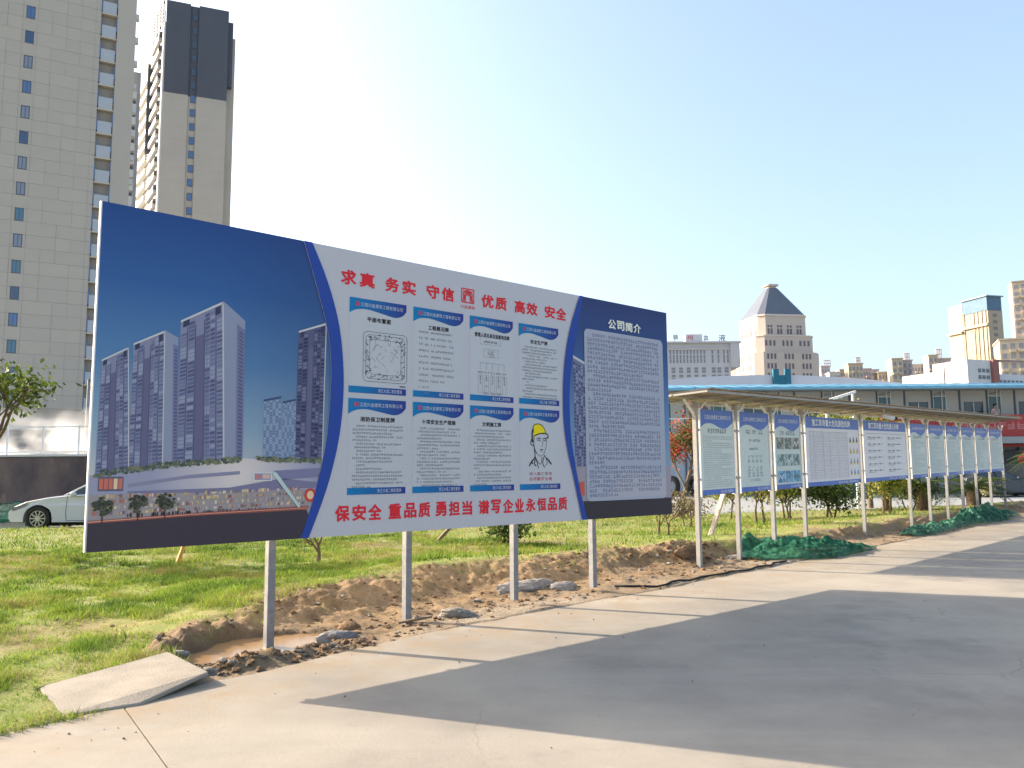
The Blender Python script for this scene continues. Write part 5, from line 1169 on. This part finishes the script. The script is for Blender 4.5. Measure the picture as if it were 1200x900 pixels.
for i, x in enumerate(bays[:-1]):
    mb = MB(); mb.box(x - .04, x + .04, 1.30, 1.48, 0, ze0, mat('steel_column', (.10, .12, .15), .6)); mb.build('column', pf)
    ph = (i - 11) % 2        # window bays alternate with plain bays
    if ph == 0:
        mb = MB(); mb.box(x + .90, x + 1.65, 1.36, 1.47, 3.5, ze0, M_pan); mb.build('wall_panel', pf)
        mb = MB(); mb.box(x + .06, x + .88, 1.38, 1.46, 3.5, 5.92, M_teal); wo = mb.build('window', pf)
        mb = MB()
        for a in (x + .06, x + .60, x + .84): mb.box(a, a + .04, 1.34, 1.42, 3.5, ze0, M_white)
        mb.box(x + .1, x + .84, 1.35, 1.41, 5.92, 5.97, M_white); mb.build('frame', wo)
        mb = MB(); mb.box(x + .06, x + .88, 1.43, 1.47, 5.97, ze0, M_pan); mb.bar((x + .1, 1.39, 6.05), (x + .84, 1.39, 6.22), .03, M_frame); mb.build('transom', wo)
    else:
        mb = MB(); mb.box(x + .06, x + 1.65, 1.36, 1.47, 5.6, ze0, M_pan); mb.box(x + .06, x + .25, 1.36, 1.47, 3.5, 5.6, M_pan); mb.box(x + 1.46, x + 1.65, 1.36, 1.47, 3.5, 5.6, M_pan); mb.build('wall_panel', pf)
        mb = MB(); mb.box(x + .26, x + 1.45, 1.42, 1.46, 3.5, 5.59, M_glass); wo = mb.build('window', pf)
        mb = MB(); mb.box(x + .84, x + .88, 1.35, 1.41, 3.5, 5.59, M_white); mb.box(x + .26, x + .30, 1.36, 1.41, 3.5, 5.59, M_frame); mb.build('frame', wo)
    mb = MB(); mb.box(x + .06, x + 1.65, 1.38, 1.47, .25, 3.2, M_pan2); mb.build('wall_panel', pf)
mb = MB(); mb.box(XL, XR, .9, 1.35, 0, .24, mat('plinth', (.10, .12, .15), .8)); mb.build('plinth', pf)
mb = MB(); mb.box(XL, XR, .05, 1.29, 3.42, 3.62, M_conc2); mb.build('walkway', pf)
zr0, zr1 = zz_(512), zz_(486.5)
for k in range(7):
    xa = 21.9 + 3.45 * k; mb = MB(); mb.box(xa + .006, xa + 3.444, -.06, .04, zr0, zr1, M_red); mb.build('red_banner', pf)
mb = MB()
for k in range(15): xa = XL + 1.2 * k + .1; mb.bar((xa, 0, 3.62), (xa, 0, 4.6), .04, M_white)
mb.bar((XL, 0, 4.6), (21.85, 0, 4.6), .05, M_white); mb.bar((XL, 0, 4.1), (21.85, 0, 4.1), .03, M_white); mb.build('railing', pf)
mb = MB(); tmp = mb; lines(mb, 26.3, 31.5, zr0 + .85, .1, .42, [1], -.065, mat('banner_print', (.55, .26, .26), .6), .55, 3); mb.build('banner_print', pf)
mb = MB(); mb.box(21.9, XR, -.5, .0, zr0 - .42, zr0 - .03, mat('awning', (.30, .33, .33), .7)); mb.build('awning', pf)
mb = MB(); mb.box(21.9, XR, -.02, .04, zr0 - .62, zr0 - .44, M_red); mb.build('red_fascia', pf)
nr = 44; wdr = (XR - XL + 1) / nr
q = MB(); q.add([(0, -.35, 0), (wdr - .01, -.35, 0), (wdr - .01, 4.6, .68), (0, 4.6, .68), (0, -.35, .03), (wdr * .3, -.35, .03), (wdr * .3, 4.6, .71), (0, 4.6, .71), (0, -.36, -.13), (wdr - .01, -.36, -.13), (wdr - .01, -.36, .03), (0, -.36, .03)], [(0, 1, 2, 3), (4, 5, 6, 7), (8, 9, 10, 11)], M_blue)
o = q.build('roof_sheet'); rme = o.data; bpy.data.objects.remove(o)
for k in range(nr): place(rme, 'roof_sheet', pf, (XL - .5 + k * wdr, 0, ze1 - .06))
# a person standing on the upper walkway
M_skin = mat('skin', (.36, .22, .16), .6); M_shirt = mat('pink_shirt', (.55, .40, .40), .8); M_trou = mat('trousers', (.05, .055, .07), .8); M_hair = mat('hair', (.02, .018, .016), .6)
def skin(name, verts, edges, rad, m, parent=None, loc=(0, 0, 0), sub=2):
    me = bpy.data.meshes.new(name); me.from_pydata(verts, edges, []); o = bpy.data.objects.new(name, me); COL.objects.link(o)
    md = o.modifiers.new('skin', 'SKIN'); o.modifiers.new('sub', 'SUBSURF').levels = sub
    for v, r_ in zip(me.skin_vertices[0].data, rad): v.radius = r_ if isinstance(r_, tuple) else (r_, r_)
    me.skin_vertices[0].data[0].use_root = True
    dg = bpy.context.evaluated_depsgraph_get(); m2 = bpy.data.meshes.new_from_object(o.evaluated_get(dg)); bpy.data.objects.remove(o)
    m2.materials.clear(); m2.materials.append(m); m2.polygons.foreach_set('use_smooth', [True] * len(m2.polygons)); m2.name = name
    return place(m2, name, parent, loc)
hx = atY(1166.5, 480, PY + .75).x
pe = thing('person', 'person in a pinkish top standing behind the red band on the upper walkway', 'person', (hx, PY + .75, 3.62), R(10))
V = [(0, 0, .95), (0, 0, 1.15), (0, 0, 1.38), (0, 0, 1.52), (0, -.02, 1.60), (0, -.02, 1.72), (.19, 0, 1.42), (.25, .0, 1.15), (.22, -.14, .95), (-.19, 0, 1.42), (-.25, 0, 1.15), (-.22, -.14, .95), (.09, 0, .88), (.10, .01, .48), (.10, .02, .08), (.11, -.14, .04), (-.09, 0, .88), (-.10, .01, .48), (-.10, .02, .08), (-.11, -.14, .04), (.21, -.2, .90), (-.21, -.2, .90)]
Ed = [(0, 1), (1, 2), (2, 3), (3, 4), (4, 5), (2, 6), (6, 7), (7, 8), (2, 9), (9, 10), (10, 11), (0, 12), (12, 13), (13, 14), (14, 15), (0, 16), (16, 17), (17, 18), (18, 19), (8, 20), (11, 21)]
Ra = [(.15, .10), (.14, .10), (.15, .10), .055, .085, .09, .065, .045, .035, .065, .045, .035, .085, .06, .04, .035, .085, .06, .04, .035, .03, .03]
skin('body', V, Ed, Ra, M_skin, pe)
skin('shirt', [(0, 0, .90), (0, 0, 1.15), (0, 0, 1.40), (.20, 0, 1.42), (.26, 0, 1.16), (-.20, 0, 1.42), (-.26, 0, 1.16), (0, 0, 1.49)], [(0, 1), (1, 2), (2, 3), (3, 4), (2, 5), (5, 6), (2, 7)], [(.17, .12), (.16, .12), (.17, .12), .078, .06, .078, .06, .075], M_shirt, pe)
skin('trousers', [(0, 0, .95), (.09, 0, .86), (.10, .01, .48), (.10, .02, .12), (-.09, 0, .86), (-.10, .01, .48), (-.10, .02, .12)], [(0, 1), (1, 2), (2, 3), (0, 4), (4, 5), (5, 6)], [(.16, .12), .10, .075, .06, .10, .075, .06], M_trou, pe)
vs, fs = lump(.115, 3, 2, (.95, 1.0, .85), .04); mb = MB(); mb.add([(v[0], v[1] + .025, v[2] + 1.715) for v in vs], fs, M_hair); mb.build('hair', pe, smooth=True)
# things standing in the yard
gp = thing('pipe_frame', 'white pipe goal frame rising above the shelter roof', 'frame', (0, 0, 0)); a = atY(968, 471, 30); b = atY(999, 459, 30.6)
for q in (a, b): mb = MB(); mb.bar((q.x, q.y, -.05), (q.x, q.y, q.z - .03), .075, M_white); mb.build('upright', gp)
mb = MB(); mb.bar((a.x - .1, a.y, a.z), (b.x + .1, b.y, b.z), .09, M_white); mb.build('crossbar', gp)
for lab, px in (('upright black tyre standing by the office wall under the red-leaved tree', 788), ('upright black tyre by the office wall beside the first display board', 814)):
    q = atY(px, 565, 47.2); mb = MB(); n, m = 24, 8
    mb.add([((.0 + .19 * math.sin(6.283 * j / m)), (.46 + .15 * math.cos(6.283 * j / m)) * math.cos(6.283 * k / n), .62 + (.46 + .15 * math.cos(6.283 * j / m)) * math.sin(6.283 * k / n)) for k in range(n) for j in range(m)], [(k * m + j, k * m + (j + 1) % m, ((k + 1) % n) * m + (j + 1) % m, ((k + 1) % n) * m + j) for k in range(n) for j in range(m)], M_tyre)
    tag(mb.build('tyre', None, (q.x, 47.2, -.01), R(25), smooth=True), lab, 'tyre')
car('dark grey car mostly hidden behind the last display boards', (26.3, 44.2, -.01), R(183), mat('car_grey', (.07, .08, .09), .35, spec=.4))
tr = thing('parked_truck', 'dark truck with large white plate characters on its tailgate', 'truck', (28.45, 45.2, -.01), R(-12)); M_tb = mat('truck_slate', (.06, .075, .085), .5, (.08, .09, .1), 2)
mb = MB(); mb.box(-.15, 2.35, 0, 6, .95, 1.75, M_tb); mb.build('cargo_bed', tr)
mb = MB(); mb.box(-.15, 2.35, -.06, -.003, .97, 1.74, M_tb)
for x in (-.15, .66, 1.5, 2.29): mb.box(x, x + .06, -.09, -.061, .97, 1.74, M_frame)
mb.build('tailgate', tr); mb = MB(); text(mb, '赣B2', .08, .98, 1.15, 1.55, -.095, TW); mb.build('plate_lettering', tr)
mb = MB(); mb.box(-.2, 2.4, -.15, -.04, .62, .78, mat('truck_bumper', (.42, .43, .44), .5)); mb.build('bumper', tr)
mb = MB(); mb.box(.1, 2.1, 0, 6.5, .55, .94, M_dark); mb.build('chassis', tr)
for x in (-.02, 2.2): mb = MB(); mb.box(x - .1, x + .14, -.17, -.152, .82, .93, mat('tail_lamp', (.5, .03, .03), .4)); mb.build('tail_lamp', tr)
mb = MB(); mb.box(.0, 2.2, 4.6, 6.6, 1.0, 2.6, mat('cab_dark', (.05, .055, .06), .4)); mb.build('cab', tr)
for x in (.18, 2.0):
    for y in (1.2, 5.4):
        mb = MB(); mb.tube([(x - .14, y, .46), (x + .14, y, .46)], .46, M_tyre, 20); mb.build('wheel', tr)
mb = MB(); vs, fs = lump(.36, 6, 2, (.9, .9, .8), .25); mb.add([(v[0] + .2, v[1] + .7, v[2] + 2.0) for v in vs], fs, mat('red_tarp', (.5, .05, .06), .6)); o = mb.build('cargo_bundle', None, (28.45, 45.2, -.01), R(-12)); tag(o, 'red bundle lying on the bed of the dark truck', 'bundle')
plant('shrub', 'small pale flowering shrub on the yard beside the dark grey car', 'shrub', (24.4, 42.5, -.01), 1.1, .03, 900, .11, [leafmat('petal', (.6, .57, .42)), leafmat('petal2', (.5, .5, .3)), L_y[2]], 44, 3, .9, .3, .16, stems=2)

# ------------------------------------------------------------------ buildings far behind
st = thing('sports_hall', 'low white hall with a gently arched top behind the site office', 'hall', (0, 110, 0))
arc = [(x, 13.0 + 1.35 * (1 - ((x - 34) / 20) ** 2)) for x in np.linspace(14, 54, 28)]
mb = MB(); n = len(arc); pts = [(14, 0)] + arc + [(54, 0)]; n = len(pts)
mb.add([(x, 0, zq) for x, zq in pts] + [(x, 40, zq) for x, zq in pts], [tuple(range(n)), tuple(range(2 * n - 1, n - 1, -1))] + [(i, (i + 1) % n, n + (i + 1) % n, n + i) for i in range(n)], mat('hall_white', (.55, .57, .63), .7, (.50, .53, .6), .1)); mb.build('hall_shell', st)
mb = MB(); MT = mat('teal_sign', (.01, .13, .21), .5); mb.box(35.55, 36.32, -.5, -.02, 12.4, 15.1, MT); mb.box(37.15, 37.95, -.5, -.02, 12.4, 15.1, MT); mb.box(36.321, 37.149, -.45, -.02, 12.4, 14.25, MT); mb.build('rooftop_emblem', st)
# hospital-like white block with rooftop characters
hb = thing('white_block', 'broad white institutional block with large characters on its roof', 'building', (0, 230, 0)); zt = 37.6
M_w2 = mat('white_tile', (.50, .49, .51), .8, (.47, .46, .48), .1)
mb = MB(); mb.box(30, 62.6, 0, 18, 0, zt, M_w2); mb.box(62.6, 65.2, -.6, 18, 30.6, zt, M_w2); mb.box(30, 65.6, -.9, 18.5, zt, zt + .45, M_w2); mb.box(30, 65.2, -.3, 0, zt - 1.9, zt - 1.5, mat('cornice_band', (.50, .47, .45), .8)); mb.build('wall', hb)
M_w3 = mat('far_window', (.22, .225, .26), .4); q = MB(); q.box(-.24, .24, -.06, .02, 0, 1.1, M_w3); o = q.build('window'); wa = o.data; bpy.data.objects.remove(o)
q = MB(); q.box(-.55, .55, -.06, .02, 0, .7, M_w3); o = q.build('window'); wb = o.data; bpy.data.objects.remove(o)
px2x = lambda px, y: atY(px, 420, y).x
for rz_, ms, xs in ((412, wa, 'n'), (417.5, wa, 'n'), (422.5, wa, 'n'), (430.5, wb, 'w'), (434, wb, 'w'), (439, wb, 'w'), (443, wb, 'w')):
    z_ = atY(820, rz_, 230).z - .7
    xs = [785.6 + 4.0 * k for k in range(11)] + [835, 842, 848.5, 853, 857.5] if xs == 'n' else [788.8 + 8.9 * k for k in range(5)] + [836, 842.5, 851]
    for px in xs: place(ms, 'window', hb, (px2x(px, 230), 0, z_))
sg = thing('rooftop_sign', 'dark rooftop characters and a red-marked white box on the white block', 'sign', (0, 229.5, zt + .45)); M_ch = mat('sign_dark', (.12, .11, .13), .6)
for chs, pa, pb, py0, py1, m in (('赣', 789, 794.5, 392, 398, M_ch), ('血', 824.5, 830, 392.5, 398.5, M_ch), ('液', 842.5, 850, 392, 400, M_ch)):
    mb = MB(); A, B = atY(pa, py1, 229.5), atY(pb, py0, 229.5); glyph(mb, chs, A.x, B.x, A.z - zt - .45, B.z - zt - .45, -.1, m, False, True); vs0 = list(mb.v); mb.v = vs0
    glyph(mb, chs, A.x, B.x, A.z - zt - .45, B.z - zt - .45, .15, m, False, True); mb.bar((A.x + .4, .05, 0), (A.x + .4, .05, A.z - zt - .3), .12, M_ch); mb.build('character', sg)
A, B = atY(803.5, 400.5, 229.5), atY(823, 391.5, 229.5); mb = MB(); mb.box(A.x, B.x, .3, 3, 0, B.z - zt - .45, mat('sign_box', (.62, .60, .62), .7)); mb.build('sign_box', sg)
mb = MB(); A, B = atY(805.5, 399, 229.5), atY(812, 392.5, 229.5); glyph(mb, '州', A.x, B.x, A.z - zt - .45, B.z - zt - .45, .2, mat('sign_red', (.5, .06, .10), .6), False, True); mb.build('character', sg)
# pyramid-roofed tower
py = thing('pyramid_tower', 'pinkish stone tower block with a dark pyramid roof and stepped tiers', 'tower', (93.6, 287.5, 0), R(9)); M_pk = mat('pink_stone', (.50, .425, .375), .8, (.46, .40, .36), .08)
def oct_(h, c): return [(-h + c, -h), (h - c, -h), (h, -h + c), (h, h - c), (h - c, h), (-h + c, h), (-h, h - c), (-h, -h + c)]
mb = MB()
mb.prism(oct_(9.0, 2.0), 47.6, 54.6, M_pk); mb.prism(oct_(9.25, 2.0), 54.6, 55.2, mat('parapet', (.56, .50, .45), .8)); mb.prism(oct_(10.6, 2.2), 30, 47.2, M_pk); mb.prism(oct_(10.8, 2.2), 47.2, 47.6, mat('parapet', (.56, .5, .45), .8)); mb.prism(oct_(12.0, 2.4), 0, 41.4, M_pk)
mb.build('wall', py)
mb = MB(); b0, b1 = oct_(9.1, 2.0), oct_(1.9, .5); vs = [(x, y, 55.2) for x, y in b0] + [(x, y, 66.2) for x, y in b1]; mb.add(vs, [(i, (i + 1) % 8, 8 + (i + 1) % 8, 8 + i) for i in range(8)] + [tuple(range(8, 16))], mat('dark_roof', (.12, .135, .17), .45, (.105, .12, .155), .2)); mb.build('roof', py)
mb = MB(); mb.prism(oct_(1.5, .4), 66.2, 67.0, M_pk); mb.prism(oct_(2.2, .4), 67.0, 67.6, mat('parapet', (.56, .5, .45), .8)); mb.build('roof_cap', py)
q = MB(); q.box(-.36, .36, -.08, .03, 0, 1.9, mat('slit_window', (.13, .11, .13), .4)); o = q.build('window'); wa2 = o.data; bpy.data.objects.remove(o)
q = MB(); q.box(-.36, .36, -.08, .03, 0, .7, mat('slit_window', (.13, .11, .13), .4)); o = q.build('window'); wa3 = o.data; bpy.data.objects.remove(o)
for face in (0, 1):
    rz_ = 0 if face == 0 else R(-90)
    def pw(ms, x, h, z_):
        l = (x, -h, z_) if face == 0 else (-h, -x, z_); place(ms, 'window', py, l, rz_)
    for gx_ in (-5.4, -1.8, 1.8, 5.4):
        for d_ in (-.55, .55): pw(wa2, gx_ + d_, 9.0, 48.2); pw(wa3, gx_ + d_, 9.0, 50.6)
    for gx_ in (-6.3, 0, 6.3):
        for d_ in (-1.5, 0, 1.5): pw(wa2, gx_ + d_, 10.6, 44.2 - .4); 
    for r in range(6):
        for gx_ in (-7.6, -1.2, 5.2):
            for d_ in (-1.2, .1, 1.4, 2.4)[:3]: pw(wa2, gx_ + d_ + .8, 12.0, 39.0 - r * 3.35)
# white box with a sunlit side, dark windows and brown pier
wb_ = thing('white_annex', 'plain white block with one bright sunlit side above the blue roof', 'building', (50.95, 90, 0), R(18.6))
mb = MB(); mb.box(0, 3.4, 0, 4.8, 0, 13.62, M_whitewall); mb.box(.05, 3.4, 4.81, 9.5, 0, 12.7, M_whitewall); mb.build('wall', wb_)
mb = MB(); mb.box(3.45, 4.3, -.35, 1.2, 0, 13.7, mat('brown_pier', (.26, .115, .10), .8)); mb.build('brown_pier', wb_)
mb = MB(); mb.box(4.35, 22, .1, 12, 0, 12.1, mat('annex_grey', (.52, .54, .58), .8)); mb.build('low_wing', wb_)
mb = MB(); mb.box(4.35, 22, -.2, .3, 13.5, 13.72, mat('brown_eave', (.30, .22, .19), .8)); mb.build('eave', wb_)
q = MB(); q.box(-.2, .2, -.05, .02, 0, .42, M_glass); o = q.build('window'); wc = o.data; bpy.data.objects.remove(o)
for z_ in (12.2, 11.45):
    for x in (1.75, 2.35, 2.95): place(wc, 'window', wb_, (x, 0, z_))
for k in range(8): place(wc, 'window', wb_, (4.9 + .62 * k, .1, 11.0))
lp = atY(1106, 430, 80); mb = MB(); mb.bar((lp.x, 80, 0), (lp.x, 80, lp.z), .10, M_galv); tag(mb.build('mast', None), 'thin mast in front of the white block', 'mast')
def far_block(name, label, pa, pb, ptop, Yd, wallm, floors, cols, cat='apartment block', depth=8, rz=R(-10), pbase=None, group=None, sidem=None, lattice=None, flr=3.1):
    A, B = atY(pa, ptop, Yd), atY(pb, ptop, Yd); wd = B.x - A.x; t = thing(name, label, cat, (A.x, Yd, 0), rz, group); top = A.z
    mb = MB(); mb.box(0, wd, 0, depth, 0, top, wallm); mb.box(-.3, wd + .3, -.4, depth, top, top + .5, wallm); mb.build('wall', t)
    mb = MB(); mb2 = MB()
    for f in range(floors):
        for c_ in range(cols):
            x = wd * (c_ + .5) / cols; z_ = top - 2.9 - f * flr; w_ = wd / cols * .27
            mb.box(x - w_, x + w_, -.08, .05, z_, z_ + 1.7, M_w3)
            if (f + c_) % 3: mb2.box(x - w_ * 1.4, x + w_ * 1.4, -.8, -.1, z_ - 1.0, z_ - .1, wallm)
    stuff(mb.build('windows', t)); stuff(mb2.build('balconies', t))
    if lattice:
        a, b, pt = lattice; la, lb = atY(a, pt, Yd), atY(b, pt, Yd); mb = MB(); M_l = mat('roof_lattice', (.55, .46, .46), .8)
        n = 4
        for k in range(n): x = la.x - A.x + (lb.x - la.x) * k / (n - 1); mb.bar((x, 2, top), (x, 2, la.z), .35, M_l)
        for zq in (la.z - .4, (la.z + top) / 2): mb.bar((la.x - A.x, 2, zq), (lb.x - A.x, 2, zq), .35, M_l)
        mb.build('roof_frame', t)
    return t
CR = mat('cream_wall', (.46, .395, .30), .8, (.43, .37, .29), .1); MV = mat('mauve_shade_wall', (.44, .38, .38), .8, (.40, .35, .36), .1); GRW = mat('greyish_wall', (.50, .47, .45), .8, (.46, .44, .43), .1)  # mauve puts the shade on far facades into the wall colour
G_ = 'apartment blocks beyond the blue roof'
for lab, pa, pb, pt, Yd, m, fl, cl, la in (
    ('shade-toned mauve block with a roof frame next to the pyramid tower', 962, 972, 430, 370, MV, 3, 3, (966, 973, 421)),
    ('low grey apartment block second from the pyramid tower', 972, 984, 437, 360, GRW, 3, 4, None),
    ('low cream apartment block just before the one with a tall roof frame', 984, 994, 434, 380, CR, 3, 3, None),
    ('cream apartment block with a tall pale roof frame', 994, 1010, 427, 365, CR, 4, 4, (1003.5, 1008, 418)),
    ('shadowed grey apartment block just past the tall roof frame', 1011, 1020, 433, 375, MV, 3, 3, None),
    ('small pale apartment block in the middle of the far row', 1020, 1029, 434, 385, GRW, 3, 3, None),
    ('low cream apartment block beside the one with a plain bright side wall', 1029, 1044, 437, 372, CR, 3, 4, None),
    ('cream apartment block with a plain bright side wall', 1045, 1057, 421, 362, CR, 4, 2, None),
    ('shade-toned mauve apartment block topped by a lattice frame', 1057.5, 1068, 423, 366, MV, 4, 2, (1061, 1066, 413)),
    ('grey apartment block stepping down behind the white annex', 1068, 1081, 428, 380, GRW, 4, 4, None),
    ('narrow pale apartment block third from the tan tower', 1081.5, 1087.5, 428, 390, CR, 4, 2, None),
    ('taller cream apartment block second from the tan tower', 1088, 1098, 417, 370, CR, 5, 2, None),
    ('shade-toned mauve apartment block with a roof frame against the tan tower', 1098, 1113, 421, 376, MV, 5, 3, (1098.5, 1104, 408))):
    far_block('apartment_block', lab, pa, pb, pt, Yd, m, fl, cl, group=G_, lattice=la)
# tan office tower
A = atY(1156, 346, 400)
tt_ = thing('office_tower', 'tan office tower with vertical fins and a blue glass top', 'tower', (A.x, 400, 0), R(15)); M_tan = mat('tan_stone', (.42, .355, .26), .75, (.39, .33, .245), .06); zt = A.z
mb = MB(); mb.box(0, 9, 0, 15.4, 0, zt - 7.5, M_tan); mb.box(-.5, 9, 15.41, 24.6, 0, zt - 1.5, M_tan); mb.build('wall', tt_)
mb = MB(); mb.box(-.4, 8.6, -.2, 15.35, zt - 7.45, zt - .5, mat('sky_glass', (.09, .16, .24), .6, (.12, .20, .28), .5, spec=.2)); mb.build('glass_crown', tt_)
mb = MB(); mb.box(-1.2, 9.6, -1.0, 15.6, zt - .5, zt, mat('crown_edge', (.22, .30, .40), .5)); mb.build('crown_eave', tt_)
mb = MB(); mb.box(-1.3, -.01, -.5, 15.3, zt - 15.3, zt - 14.1, M_tan); mb.box(-1.8, -.51, 15.42, 25, zt - 16.8, zt - 15.8, M_tan); mb.build('cornice', tt_)
for y0_, y1_ in ((12.7, 14.2), (10.8, 12.1), (9.3, 10.3), (1.9, 3.0)):
    for f in range(20):
        zq = zt - 10.2 - f * 3.3; mb = MB(); mb.box(-.1, .05, y0_, y1_, zq - 1.0, zq + 1.2, mat('tan_window', (.20, .17, .17), .4)); mb.build('window', tt_)
for y in (14.5, 8.4, 6.0, 3.4, 1.0): mb = MB(); mb.box(-.45, -.02, y, y + .6, 0, zt - 7.6, M_tan); mb.build('fin', tt_)
for y in (7.4, 4.3): mb = MB(); mb.box(-.12, .05, y, y + .7, 20, zt - 15.4, mat('tan_shade', (.34, .25, .18), .7)); mb.build('window_strip', tt_)
for f in range(18): mb = MB(); zq = zt - 10 - f * 3.3; mb.box(3, 5.5, -.1, .05, zq - .8, zq + .8, mat('tan_window', (.20, .17, .17), .4)); mb.build('window', tt_)
# right edge tower and terraces
far_block('apartment_tower', 'tallest cream apartment tower with many balconies beyond the tan tower', 1185.5, 1250, 331, 350, mat('peach_wall', (.45, .38, .31), .8, (.42, .355, .29), .1), 26, 9, 'apartment tower', flr=3.3, rz=R(-26), depth=14)
far_block('apartment_block', 'pale terraced apartment block beyond the brown eave of the white annex', 1171, 1240, 399, 250, CR, 8, 8, flr=3.0, rz=R(-24), depth=14)
